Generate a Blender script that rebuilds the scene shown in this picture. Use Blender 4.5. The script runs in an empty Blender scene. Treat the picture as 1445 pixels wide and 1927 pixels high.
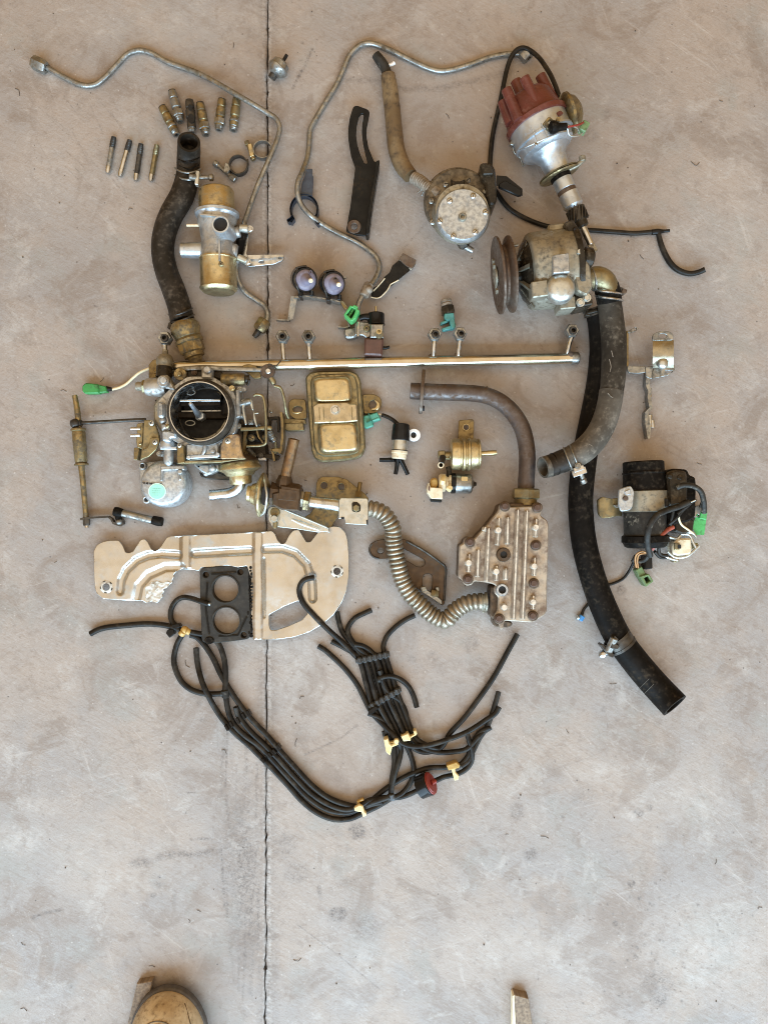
import bpy, bmesh, math, random
import numpy as np
from mathutils import Vector, Matrix
from mathutils import noise as mnoise
from mathutils.geometry import delaunay_2d_cdt
random.seed(7); rng = np.random.default_rng(7)
SC = bpy.context.scene; COL = SC.collection
K = 0.00065            # metres of floor per unit; all the plan's lengths below are in these units
CX, CY, H = 722.5, 963.5, 1449.0   # point under the camera, camera height
# ------------------------------------------------------------------ camera, world, lamps, exposure
cam = bpy.data.cameras.new('camera'); co = bpy.data.objects.new('camera', cam); COL.objects.link(co)
cam.sensor_fit = 'VERTICAL'; cam.sensor_height = 24.0; cam.lens = 24.0 * H / 1927.0
cam.clip_start = 0.01; cam.clip_end = 60
co.location = (0, 0, H * K); SC.camera = co
w = bpy.data.worlds.new('World'); SC.world = w; w.use_nodes = True
bg = w.node_tree.nodes['Background']; bg.inputs[0].default_value = (1.0, 0.58, 0.20, 1); bg.inputs[1].default_value = 0.53
def area(name, loc, rot, sx, sy, power, col):
    l = bpy.data.lights.new(name, 'AREA'); l.shape = 'RECTANGLE'; l.size = sx; l.size_y = sy
    l.energy = power; l.color = col
    o = bpy.data.objects.new(name, l); COL.objects.link(o); o.location = loc; o.rotation_euler = rot
    return o
# the open garage door behind the photographer, daylight
area('door_light', (0.15, -1.78, 1.12), (math.radians(90), 0, 0), 4.6, 2.1, 216, (0.505, 0.765, 1.0))
# daylight thrown back down by the ceiling
area('ceiling_bounce', (0, 0.35, 2.5), (0, 0, 0), 4.4, 3.4, 34, (1.0, 0.90, 0.74))
SC.view_settings.view_transform = 'Standard'; SC.view_settings.look = 'None'
SC.view_settings.exposure = 0.14; SC.view_settings.gamma = 1.0
try: SC.cycles.use_denoising = True; SC.cycles.pixel_filter_type = 'BLACKMAN_HARRIS'; SC.cycles.filter_width = 1.05
except Exception: pass
# ------------------------------------------------------------------ helpers
def F(z): return 1.0 - z / H
def W(x, y, z=0.0):
    f = F(z); return Vector(((x - CX) * f * K, (CY - y) * f * K, z * K))
class Z:                      # plan lookup: points read off an enlarged view of the floor plan
    def __init__(s, ox, oy, k): s.o = (ox, oy); s.k = k
    def __call__(s, x, y, *z): return (s.o[0] + s.k * x, s.o[1] + s.k * y) + tuple(z)
    def l(s, pts, z=None): return [s(p[0], p[1], *([p[2]] if len(p) > 2 else ([z] if z is not None else []))) for p in pts]
Z1=Z(40,60,.35986); Z2=Z(260,230,.22321); Z3=Z(120,600,.31834); Z4=Z(520,60,.2179); Z5=Z(700,80,.29758); Z6=Z(900,380,.3045)
Z7=Z(1080,590,.26975); Z8=Z(500,470,.27682); A1=Z(530,670,.20069); A2=Z(380,800,.23529); A3=Z(160,960,.35986); A4=Z(570,880,.25606)
A5=Z(760,680,.20761); A6=Z(840,900,.1557); A7=Z(160,1080,.27682); A8=Z(520,1080,.33218); B1=Z(1060,840,.26989); B4=Z(920,80,.20751); B8=Z(250,660,.21453)
P1=Z(0,0,1)
def cr(P, step):              # Catmull-Rom resampling of world points (with radii appended)
    P = [np.array(p, float) for p in P]
    if len(P) == 2:
        n = max(1, int(np.linalg.norm(P[1][:3] - P[0][:3]) / step)); return [P[0] + (P[1] - P[0]) * i / n for i in range(n + 1)]
    Q = [2 * P[0] - P[1]] + P + [2 * P[-1] - P[-2]]; out = []
    for i in range(1, len(Q) - 2):
        p0, p1, p2, p3 = Q[i-1:i+3]
        t = [0.0]
        for a, b in ((p0, p1), (p1, p2), (p2, p3)): t.append(t[-1] + max(1e-9, np.linalg.norm(b[:3] - a[:3])) ** 0.5)
        n = max(1, int(np.linalg.norm(p2[:3] - p1[:3]) / step))
        for j in range(n):
            u = t[1] + (t[2] - t[1]) * j / n
            a1 = (t[1]-u)/(t[1]-t[0])*p0 + (u-t[0])/(t[1]-t[0])*p1
            a2 = (t[2]-u)/(t[2]-t[1])*p1 + (u-t[1])/(t[2]-t[1])*p2
            a3 = (t[3]-u)/(t[3]-t[2])*p2 + (u-t[2])/(t[3]-t[2])*p3
            b1 = (t[2]-u)/(t[2]-t[0])*a1 + (u-t[0])/(t[2]-t[0])*a2
            b2 = (t[3]-u)/(t[3]-t[1])*a2 + (u-t[1])/(t[3]-t[1])*a3
            out.append((t[2]-u)/(t[2]-t[1])*b1 + (u-t[1])/(t[2]-t[1])*b2)
    out.append(P[-1]); return out
def circ(x, y, r, ry=None, n=20, a=0.0):
    ry = ry or r; ca, sa = math.cos(a), math.sin(a)
    return [(x + r*math.cos(t)*ca - ry*math.sin(t)*sa, y + r*math.cos(t)*sa + ry*math.sin(t)*ca) for t in (2*math.pi*i/n for i in range(n))]
def rnd(pts, r, n=3):         # round the corners of an outline
    out = []; m = len(pts)
    for i in range(m):
        a, b, c = (np.array(pts[j % m][:2], float) for j in (i-1, i, i+1))
        la, lc = np.linalg.norm(a-b), np.linalg.norm(c-b)
        ra, rc = min(r, la*.45), min(r, lc*.45)
        p, q = b + (a-b)/max(la, 1e-6)*ra, b + (c-b)/max(lc, 1e-6)*rc
        for k in range(n+1):
            t = k/n; out.append(tuple((1-t)**2*p + 2*t*(1-t)*b + t*t*q))
    return out
def rect(cx, cy, w_, h_, a=0.0):
    ca, sa = math.cos(a), math.sin(a)
    return [(cx + u*w_/2*ca - v*h_/2*sa, cy + u*w_/2*sa + v*h_/2*ca) for u, v in ((-1,-1),(1,-1),(1,1),(-1,1))]
def thick(path, w_):          # outline of a bar that follows a path
    P = [np.array(p[:2], float) for p in path]; L, R = [], []
    ws = w_ if isinstance(w_, (list, tuple)) else [w_]*len(P)
    for i, p in enumerate(P):
        d = P[min(i+1, len(P)-1)] - P[max(i-1, 0)]; d /= max(np.linalg.norm(d), 1e-6); nrm = np.array([-d[1], d[0]])
        L.append(tuple(p + nrm*ws[i]/2)); R.append(tuple(p - nrm*ws[i]/2))
    return L + R[::-1]
def inside(poly, X, Y):
    c = np.zeros(X.shape, bool); n = len(poly)
    for i in range(n):
        x1, y1 = poly[i][:2]; x2, y2 = poly[(i+1) % n][:2]
        if y1 == y2: continue
        m = ((Y < y1) != (Y < y2)) & (X < (x2-x1)*(Y-y1)/(y2-y1) + x1); c ^= m
    return c
def inset(poly, b):
    P = np.array([p[:2] for p in poly], float); n = len(P)
    ar = 0.5*np.sum(P[:,0]*np.roll(P[:,1], -1) - np.roll(P[:,0], -1)*P[:,1]); s = 1 if ar > 0 else -1
    out = []
    for i in range(n):
        d1 = P[i]-P[i-1]; d2 = P[(i+1) % n]-P[i]; d1 /= max(np.linalg.norm(d1), 1e-6); d2 /= max(np.linalg.norm(d2), 1e-6)
        n1 = np.array([-d1[1], d1[0]])*s; n2 = np.array([-d2[1], d2[0]])*s; m = n1+n2; q = max(np.dot(m, m), .35)
        out.append(tuple(P[i] + b*m*2/q*1.0 if q > .36 else P[i] + b*n1))
    return out
class G:
    def __init__(s): s.v = []; s.f = []; s.mi = []; s.m = 0
    def mat(s, i): s.m = i; return s
    def face(s, ix): s.f.append(tuple(ix)); s.mi.append(s.m)
    def ring_strip(s, rings, close=True):
        for a, b in zip(rings, rings[1:]):
            n = len(a)
            for i in range(n if close else n-1):
                j = (i+1) % n
                if len(a) == len(b): s.face((a[i], a[j], b[j], b[i]))
    def tube(s, pts, r, seg=12, step=4.0, hollow=0, rin=.62, loop=False, mod=None, flat=1.0):
        rs = r if isinstance(r, (list, tuple)) else [r]*len(pts)
        P = [tuple(W(*p)) + (q*F(p[2])*K,) for p, q in zip(pts, rs)]
        if loop: P = P + [P[0]]
        S = cr(P, step*K); C = np.array([p[:3] for p in S]); R = np.array([p[3] for p in S])
        d = np.gradient(C, axis=0); d /= np.linalg.norm(d, axis=1)[:, None] + 1e-12
        if mod is not None:
            L = np.concatenate([[0], np.cumsum(np.linalg.norm(np.diff(C, axis=0), axis=1))]); R = R*mod(L/K, L[-1]/K)
        up = np.array([0, 0, 1.0]); u = np.cross(d[0], up)
        if np.linalg.norm(u) < .05: u = np.cross(d[0], [0, 1.0, 0])
        u /= np.linalg.norm(u); rings = []
        for i in range(len(C)):
            u = u - d[i]*np.dot(u, d[i]); u /= np.linalg.norm(u) + 1e-12; v = np.cross(u, d[i])
            b = len(s.v)
            for k in range(seg):
                a = 2*math.pi*k/seg; s.v.append(tuple(C[i] + R[i]*(math.cos(a)*u + math.sin(a)*flat*v)))
            rings.append(list(range(b, b+seg)))
        s.ring_strip(rings)
        if loop: return s
        for e, sg in ((0, 1), (-1, -1)):
            if hollow and (hollow == 3 or (hollow == 1 and e == 0) or (hollow == 2 and e == -1)):
                src = rings[e]; c = C[e]; b = len(s.v); prev = src
                for (q, dep) in ((rin, 0.0), (rin*.97, R[e]*1.6)):
                    nb = len(s.v)
                    for k in src: s.v.append(tuple(c + (np.array(s.v[k])-c)*q + d[e]*sg*dep))
                    s.ring_strip([prev, list(range(nb, nb+seg))]); prev = list(range(nb, nb+seg))
                s.face(prev)
            else: s.face(rings[e])
        return s
    def lathe(s, p0, p1, prof, seg=24, tw=0.0, flat=1.0):
        a, b = W(*p0), W(*p1); ax = b - a; f = (F(p0[2]) + F(p1[2]))/2*K
        d = ax.normalized(); u = d.cross(Vector((0, 0, 1)))
        if u.length < .05: u = Vector((1, 0, 0)) - d*d.x
        u.normalize(); v = d.cross(u); rings = []
        for (t, r) in prof:
            c = a + ax*t
            if r <= 0: s.v.append(tuple(c)); rings.append([len(s.v)-1]); continue
            n0 = len(s.v)
            for k in range(seg):
                g = 2*math.pi*(k+.5)/seg + tw; s.v.append(tuple(c + (u*math.cos(g) + v*flat*math.sin(g))*r*f))
            rings.append(list(range(n0, n0+seg)))
        for A, B in zip(rings, rings[1:]):
            if len(A) == 1 and len(B) == 1: continue
            for i in range(seg):
                j = (i+1) % seg
                if len(A) == 1: s.face((A[0], B[j], B[i]))
                elif len(B) == 1: s.face((A[i], A[j], B[0]))
                else: s.face((A[i], A[j], B[j], B[i]))
        return s
    def cyl(s, p0, p1, r, r1=None, seg=24, b=0.0, tw=0.0):   # closed cylinder with a chamfer b at both ends
        r1 = r if r1 is None else r1; L = (W(*p1)-W(*p0)).length/K; q = min(.45, b/max(L, 1e-6))
        pr = [(0, 0), (0, max(r-b, .1))] + ([(q, r), (1-q, r1)] if b else [(1, r1)]) + ([(1, max(r1-b, .1))] if b else []) + [(1, 0)]
        if b == 0: pr = [(0, 0), (0, r), (1, r1), (1, 0)]
        return s.lathe(p0, p1, pr, seg, tw)
    def vcyl(s, x, y, z0, z1, r, r1=None, seg=24, b=0.0, tw=0.0):   # upright cylinder whose top centre reads at x, y
        t = W(x, y, z1); bx, by = CX + t.x/K/F(z0), CY - t.y/K/F(z0)
        return s.cyl((bx, by, z0), (x, y, z1), r, r1, seg, b, tw)
    def vlathe(s, x, y, z0, z1, prof, seg=24, tw=0.0):
        t = W(x, y, z1); bx, by = CX + t.x/K/F(z0), CY - t.y/K/F(z0)
        return s.lathe((bx, by, z0), (x, y, z1), prof, seg, tw)
    def ball(s, x, y, z, r, fl=1.0, seg=20, n=8):
        p0 = (x, y, z - r*fl); t = W(x, y, z)
        a = (CX + t.x/K/F(z-r*fl), CY - t.y/K/F(z-r*fl), z - r*fl); c = (CX + t.x/K/F(z+r*fl), CY - t.y/K/F(z+r*fl), z + r*fl)
        return s.lathe(a, c, [((1-math.cos(math.pi*i/n))/2, r*math.sin(math.pi*i/n)) for i in range(n+1)], seg)
    def plate(s, out, z1, z0, holes=(), b=0.0, zf=None, grid=0, wall=True, bot=False):
        loops = [list(out)] + [list(h) for h in holes]
        tops = [inset(l, b if i == 0 else -b) if b else l for i, l in enumerate(loops)]
        V, E = [], []
        for l in tops:
            n0 = len(V); V += [Vector((p[0], p[1])) for p in l]; E += [(n0+i, n0+(i+1) % len(l)) for i in range(len(l))]
        if grid:
            xs = [p[0] for p in out]; ys = [p[1] for p in out]
            X, Y = np.meshgrid(np.arange(min(xs), max(xs), grid), np.arange(min(ys), max(ys), grid)); X = X + (rng.random(X.shape)-.5)*.2*grid; Y = Y + (rng.random(Y.shape)-.5)*.2*grid
            m = inside(tops[0], X, Y)
            for h in tops[1:]: m &= ~inside(h, X, Y)
            V += [Vector((float(x), float(y))) for x, y in zip(X[m], Y[m])]
        ov, oe, of = delaunay_2d_cdt(V, E, [], 0, 1e-4)[:3]
        c = np.array([[sum(ov[i].x for i in f)/len(f), sum(ov[i].y for i in f)/len(f)] for f in of]) if of else np.zeros((0, 2))
        m = inside(tops[0], c[:,0], c[:,1])
        for h in tops[1:]: m &= ~inside(h, c[:,0], c[:,1])
        dz = zf or (lambda x, y: 0.0)
        def put(x, y, z): q = W(x, y, z1); s.v.append((q.x, q.y, z*K)); return len(s.v)-1
        for zz, on in ((z1, True), (z0, bot)):
            if not on: continue
            n0 = len(s.v)
            for p in ov: put(p.x, p.y, zz + dz(p.x, p.y))
            for f, k in zip(of, m):
                if k: s.face([n0+i for i in (f[::-1] if zz == z1 else f)])
        if wall:
            for l, t in zip(loops, tops):
                rings = [[put(p[0], p[1], z0 + dz(p[0], p[1])) for p in l], [put(p[0], p[1], z1 - b + dz(p[0], p[1])) for p in l]]
                if b: rings.append([put(p[0], p[1], z1 + dz(p[0], p[1])) for p in t])
                s.ring_strip(rings)
        return s
    def ribbon(s, path, th, z0, z1):       # a strip standing on its edge
        return s.plate(thick(path, th), z1, z0)
    def loft(s, bot, top):                 # prism between two 3D outlines given in plan units
        a = len(s.v); s.v += [tuple(W(*p)) for p in bot]; n = len(bot); s.v += [tuple(W(*p)) for p in top]
        s.ring_strip([list(range(a, a+n)), list(range(a+n, a+2*n))]); s.face(list(range(a, a+n))); s.face(list(range(a+n, a+2*n)))
        return s
ABS = {}
def thing(name, label, cat, x, y, group=None):
    o = bpy.data.objects.new(name, None); COL.objects.link(o); o.empty_display_size = .01
    o.location = W(x, y, 0); ABS[o.name] = Vector(o.location); o['label'] = label; o['category'] = cat
    if group: o['group'] = group
    return o
def part(name, g, mats, parent=None, label=None, kind=None, sharp=38, flat=False):
    mats = mats if isinstance(mats, (list, tuple)) else [mats]
    bm = bmesh.new(); vs = [bm.verts.new(v) for v in g.v]
    for f, m in zip(g.f, g.mi):
        try: q = bm.faces.new([vs[i] for i in f]); q.material_index = m; q.smooth = not flat
        except ValueError: pass
    bmesh.ops.remove_doubles(bm, verts=bm.verts, dist=K*.03)
    loose = [v for v in bm.verts if not v.link_faces]
    if loose: bmesh.ops.delete(bm, geom=loose, context='VERTS')
    bmesh.ops.recalc_face_normals(bm, faces=bm.faces)
    A = np.array([v.co for v in bm.verts]); c = Vector((A.min(0)+A.max(0))/2)
    bmesh.ops.translate(bm, verts=bm.verts, vec=-c)
    me = bpy.data.meshes.new(name); bm.to_mesh(me); bm.free()
    for m in mats: me.materials.append(m)
    if not flat: me.set_sharp_from_angle(angle=math.radians(sharp))
    o = bpy.data.objects.new(name, me); COL.objects.link(o); ABS[o.name] = c
    if parent: o.parent = parent; o.location = c - ABS[parent.name]
    else: o.location = c
    if label: o['label'] = label
    if kind: o['kind'] = kind
    return o
# ------------------------------------------------------------------ materials
def mat(name, c1, c2=None, metal=0.0, rough=.5, px=14, dirt=None, da=.35, dpx=5, bump=.12, rv=.2, lo=.38, hi=.66, bpx=None, spec=.5):
    m = bpy.data.materials.new(name); m.use_nodes = True; nt = m.node_tree; N = nt.nodes; L = nt.links
    p = N['Principled BSDF']; c2 = c2 or c1
    if metal > .3: bump *= .4
    bpx = bpx or (5 if metal > .3 else 3)
    tc = N.new('ShaderNodeTexCoord'); oi = N.new('ShaderNodeObjectInfo'); ad = N.new('ShaderNodeVectorMath'); ad.operation = 'ADD'
    L.new(tc.outputs['Object'], ad.inputs[0]); L.new(oi.outputs['Random'], ad.inputs[1])
    p.inputs['Specular IOR Level'].default_value = spec
    def noise(u, det=5, ro=.6):
        n = N.new('ShaderNodeTexNoise'); n.inputs['Scale'].default_value = 1/(u*K); n.inputs['Detail'].default_value = det; n.inputs['Roughness'].default_value = ro
        L.new(ad.outputs[0], n.inputs['Vector']); return n.outputs['Fac']
    def mr(x, a, b, c=0.0, d=1.0):
        q = N.new('ShaderNodeMapRange'); q.interpolation_type = 'SMOOTHSTEP'; L.new(x, q.inputs[0])
        for i, v in enumerate((a, b, c, d)): q.inputs[i+1].default_value = v
        return q.outputs[0]
    def mix(f, a, b):
        q = N.new('ShaderNodeMix'); q.data_type = 'RGBA'; L.new(f, q.inputs[0])
        for i, v in ((6, a), (7, b)):
            if isinstance(v, tuple): q.inputs[i].default_value = v + (1,)
            else: L.new(v, q.inputs[i])
        return q.outputs[2]
    nA = noise(px); col = mix(mr(nA, lo, hi), c1, c2); nB = noise(dpx*1.6, 6, .62)
    p.inputs['Metallic'].default_value = metal
    if dirt:
        big = noise(px*2.2, 3); mu = N.new('ShaderNodeMath'); mu.operation = 'MULTIPLY_ADD'; L.new(big, mu.inputs[0]); mu.inputs[1].default_value = .6; L.new(nB, mu.inputs[2])
        f = mr(mu.outputs[0], 1.0-da*.75, 1.34-da*.75); col = mix(f, col, dirt)
        if metal > 0: L.new(mr(f, 0, 1, metal, metal*.25), p.inputs['Metallic'])
        rr = N.new('ShaderNodeMath'); rr.operation = 'MULTIPLY_ADD'; L.new(f, rr.inputs[0]); rr.inputs[1].default_value = .25; L.new(mr(nB, .3, .7, max(.05, rough-rv/2), rough+rv/2), rr.inputs[2]); L.new(rr.outputs[0], p.inputs['Roughness'])
    else: L.new(mr(nB, .3, .7, max(.05, rough-rv/2), rough+rv/2), p.inputs['Roughness'])
    L.new(col, p.inputs['Base Color'])
    if bump:
        b = N.new('ShaderNodeBump'); b.inputs['Strength'].default_value = bump; b.inputs['Distance'].default_value = K*1.2
        L.new(noise(bpx, 4), b.inputs['Height']); L.new(b.outputs[0], p.inputs['Normal'])
    return m
M = dict(
 zinc=mat('zinc', (.36,.37,.36), (.24,.24,.225), .9, .36, 20, (.11,.09,.06), .4),
 steel=mat('bright_steel', (.58,.60,.61), (.42,.43,.42), 1, .3, 14, (.2,.16,.11), .2),
 white_steel=mat('pale_zinc', (.58,.60,.57), (.46,.47,.43), .85, .36, 18, (.27,.23,.15), .22),
 gold=mat('yellow_zinc', (.585,.50,.30), (.46,.385,.22), .9, .34, 22, (.22,.15,.07), .25),
 brass=mat('dirty_brass', (.36,.29,.15), (.21,.165,.09), .85, .38, 14, (.085,.065,.04), .42),
 gold_dull=mat('dull_yellow_zinc', (.32,.275,.16), (.22,.185,.105), .85, .4, 22, (.13,.095,.045), .32),
 gold_bracket=mat('brown_yellow_zinc', (.25,.19,.09), (.18,.135,.065), .75, .42, 20, (.10,.07,.04), .28),
 alu=mat('cast_aluminium', (.47,.48,.47), (.34,.34,.33), .75, .46, 12, (.15,.125,.09), .34, bump=.2),
 alu_blue=mat('clean_cast_aluminium', (.54,.59,.63), (.44,.48,.52), .8, .4, 22, (.25,.23,.2), .18, bump=.2),
 alu_scuff=mat('scuffed_aluminium', (.53,.57,.59), (.35,.37,.385), .7, .42, 7, (.22,.20,.17), .28, bump=.3),
 dirty_alu=mat('oily_cast_aluminium', (.35,.33,.265), (.245,.22,.165), .6, .46, 26, (.08,.06,.036), .36, bump=.3),
 oily=mat('oily_dark_metal', (.030,.023,.015), (.018,.014,.010), .1, .25, 16, (.10,.078,.05), .28, bump=.2, spec=.2),
 dark=mat('dark_steel', (.05,.045,.04), (.09,.082,.07), .6, .4, 14, (.022,.018,.014), .28),
 rust=mat('rusty_steel', (.10,.062,.040), (.145,.115,.09), .5, .48, 20, (.065,.036,.02), .38, bump=.2),
 rustpipe=mat('heat_browned_steel', (.10,.08,.072), (.15,.135,.13), .65, .42, 30, (.085,.048,.026), .38, bump=.18),
 rustbrown=mat('browned_steel', (.065,.042,.026), (.10,.066,.04), .55, .4, 14, (.06,.04,.025), .3),
 box=mat('dirty_box_casting', (.49,.435,.355), (.345,.275,.205), .55, .48, 34, (.17,.11,.07), .42, 11, bump=.35),
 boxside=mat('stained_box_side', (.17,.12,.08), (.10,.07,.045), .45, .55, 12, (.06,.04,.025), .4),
 boxrib=mat('scuffed_rib', (.74,.70,.62), (.55,.50,.42), .6, .45, 8, (.32,.24,.16), .3),
 boltrust=mat('rusty_bolt', (.115,.075,.058), (.085,.05,.036), .5, .5, 6, None),
 shield=mat('champagne_sheet', (.55,.55,.525), (.45,.435,.395), .9, .32, 70, (.36,.32,.25), .2, 12, bump=0),
 foil=mat('peeled_foil', (.66,.65,.60), (.50,.47,.40), .25, .6, 9, (.26,.20,.13), .28, bump=.25),
 flex=mat('flex_steel', (.365,.32,.25), (.275,.235,.175), .82, .38, 30, (.12,.09,.055), .26),
 rubber=mat('black_rubber', (.0065,.0056,.0047), (.011,.009,.0075), 0, .5, 24, (.05,.039,.027), .28, spec=.06),
 hose=mat('vacuum_rubber', (.012,.0105,.0088), (.027,.023,.018), 0, .38, 30, (.07,.058,.043), .24, 8, rv=.2, spec=.17),
 rubber_old=mat('old_rubber', (.016,.0125,.009), (.030,.023,.017), 0, .5, 28, (.09,.07,.05), .26, bump=.2, spec=.18),
 rubber_dusty=mat('brown_dusty_rubber', (.024,.019,.014), (.052,.042,.031), 0, .6, 36, (.15,.125,.095), .24, bump=.2, spec=.15),
 gasket=mat('worn_gasket', (.026,.024,.021), (.04,.036,.03), 0, .6, 18, (.08,.068,.052), .22, bump=.2, spec=.25),
 strap=mat('tan_zinc_strap', (.50,.43,.29), (.40,.33,.21), .85, .36, 16, (.24,.17,.09), .28),
 bore=mat('dark_bore', (.012,.009,.006), (.022,.016,.011), .1, .5, 14, (.06,.04,.025), .22, bump=.2, spec=.15),  # very dark brown for the walls and bridge inside the bore
 pumpbody=mat('greasy_brown_casting', (.16,.13,.09), (.075,.058,.038), .4, .36, 20, (.03,.023,.015), .35, bump=.25),
 rubber_pale=mat('dusty_rubber', (.060,.050,.038), (.115,.10,.08), 0, .62, 40, (.22,.19,.15), .28, bump=.2, spec=.25),
 hose_brown=mat('muddy_hose', (.125,.078,.036), (.215,.15,.078), 0, .55, 46, (.045,.03,.018), .3, 9, bump=.25),
 clay=mat('muddy_metal', (.30,.26,.21), (.20,.165,.125), .2, .6, 10, (.11,.08,.05), .35, bump=.4),
 bakelite=mat('red_bakelite', (.125,.033,.024), (.095,.026,.019), 0, .26, 26, (.22,.10,.075), .22, bump=.08, spec=.4),
 red=mat('red_plastic', (.24,.03,.022), None, 0, .4),
 maroon=mat('brown_plastic', (.10,.045,.033), (.075,.035,.027), 0, .35),
 green=mat('green_plastic', (.04,.27,.065), (.03,.21,.05), 0, .42, 12, (.05,.09,.03), .25),
 greenb=mat('bright_green_plastic', (.08,.42,.13), (.055,.33,.09), 0, .42, 12, (.05,.11,.03), .25),
 olive=mat('faded_green_plastic', (.15,.24,.105), (.11,.18,.075), 0, .45, 12, (.06,.07,.03), .3),
 teal=mat('teal_plastic', (.085,.36,.26), (.065,.28,.205), 0, .4, 12, (.05,.10,.06), .2),
 tealb=mat('blue_green_plastic', (.075,.31,.30), (.055,.23,.22), 0, .42, 12, (.06,.10,.08), .3),
 blue=mat('blue_plastic', (.06,.25,.55), None, 0, .4),
 cream=mat('cream_plastic', (.80,.66,.36), (.72,.57,.28), 0, .42, 14, (.42,.28,.10), .15),
 tan=mat('amber_plastic', (.50,.33,.10), (.40,.25,.07), 0, .4, 10),
 ivory=mat('ivory_plastic', (.76,.68,.50), (.64,.54,.36), 0, .42, 12, (.36,.26,.13), .25),
 wire_cream=mat('cream_wire', (.72,.64,.42), None, 0, .5),
 wire_red=mat('red_wire', (.38,.09,.06), (.28,.07,.05), 0, .5),
 wire_orange=mat('orange_wire', (.42,.21,.075), None, 0, .5),
 purple=mat('mauve_plastic', (.205,.185,.24), (.17,.15,.195), 0, .45, 16, (.12,.09,.10), .25),
 white=mat('white_plastic', (.80,.80,.78), None, 0, .4),
 black=mat('black_plastic', (.008,.008,.008), (.013,.0125,.012), 0, .2, 14, None, rv=.1, bump=.05, spec=.2),
 void=mat('hole_shade_black', (.006,.006,.006), None, 0, .7, bump=0),  # near-black caps paint the shade inside holes, bores and slots
 paint=mat('black_paint', (.009,.0085,.0078), (.016,.0145,.012), .1, .3, 24, (.05,.033,.018), .22, bump=.06, spec=.14),
 bluesteel=mat('blue_grey_paint', (.065,.085,.12), (.05,.06,.085), .5, .4, 12, (.05,.045,.04), .3),
 tape=mat('worn_black_sleeve', (.038,.036,.032), (.022,.021,.019), .2, .5, 14, (.30,.27,.21), .18, spec=.2),
 mint=mat('mint_sticker', (.34,.74,.62), (.31,.67,.56), 0, .5),
 mint_rim=mat('mint_rim', (.62,.86,.76), None, 0, .5),
 ink=mat('ink', (.02,.02,.02), None, 0, .6, bump=0),
 leather=mat('tan_leather', (.56,.44,.27), (.40,.29,.16), 0, .6, 34, (.16,.105,.055), .34, bump=.4, bpx=2, spec=.3),
 seam=mat('seam_thread', (.11,.07,.03), None, 0, .7),
 sole=mat('dark_sole', (.055,.045,.036), (.09,.075,.06), 0, .65, 8, None, bump=.5),
 cutwood=mat('cut_wood', (.78,.68,.48), (.66,.55,.36), 0, .6, 10),
)
def wood():
    m = bpy.data.materials.new('weathered_wood'); m.use_nodes = True; nt = m.node_tree; N = nt.nodes; L = nt.links; p = N['Principled BSDF']
    tc = N.new('ShaderNodeTexCoord'); mp = N.new('ShaderNodeMapping'); mp.inputs['Scale'].default_value = (260, 260, 22); L.new(tc.outputs['Object'], mp.inputs[0])
    n = N.new('ShaderNodeTexNoise'); n.inputs['Scale'].default_value = 1; n.inputs['Detail'].default_value = 6; L.new(mp.outputs[0], n.inputs['Vector'])
    r = N.new('ShaderNodeValToRGB'); r.color_ramp.elements[0].position = .3; r.color_ramp.elements[0].color = (.13,.09,.06,1); r.color_ramp.elements[1].position = .72; r.color_ramp.elements[1].color = (.32,.24,.16,1)
    L.new(n.outputs['Fac'], r.inputs[0]); L.new(r.outputs[0], p.inputs['Base Color']); p.inputs['Roughness'].default_value = .75
    b = N.new('ShaderNodeBump'); b.inputs['Strength'].default_value = .4; b.inputs['Distance'].default_value = .0008; L.new(n.outputs['Fac'], b.inputs['Height']); L.new(b.outputs[0], p.inputs['Normal'])
    return m
M['wood'] = wood()
# small repeated parts
def screw(parent, x, y, z, r, m='steel', cross=True, a=.5, name='screw', h=.55):
    g = G(); g.vlathe(x, y, z-1, z+r*h, [(0,0),(0,r),(.55,r),(.85,r*.8),(1,r*.45),(1,0)], 14)
    g.mat(1)
    for k in ((0, 1) if cross else (0,)): g.plate(rect(x, y, r*1.15, r*.26, a + k*math.pi/2), z+r*h+.25+.05*k, z+r*h-1)
    return part(name, g, [M[m], M['void']], parent)
def bolt(parent, x, y, z, r, m='steel', h=.8, washer=True, name='bolt'):
    g = G()
    if washer: g.vcyl(x, y, z-1, z+1.2, r*1.35, seg=18)
    g.vlathe(x, y, z, z+r*h, [(0,0),(0,r),(.8,r),(1,r*.82),(1,0)], 6)
    return part(name, g, M[m], parent)
def hexnut(p0, p1, r, hole=0, b=.12):
    g = G(); return g.lathe(p0, p1, [(0,hole),(0,r*.86),(b,r),(1-b,r),(1,r*.86),(1,hole)], 6)
def clampring(p, q, r, w_, seg=24):      # band round a hose
    g = G(); return g.lathe(p, q, [(0,r),(0,r+w_),(1,r+w_),(1,r),(0,r)], seg)
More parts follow.
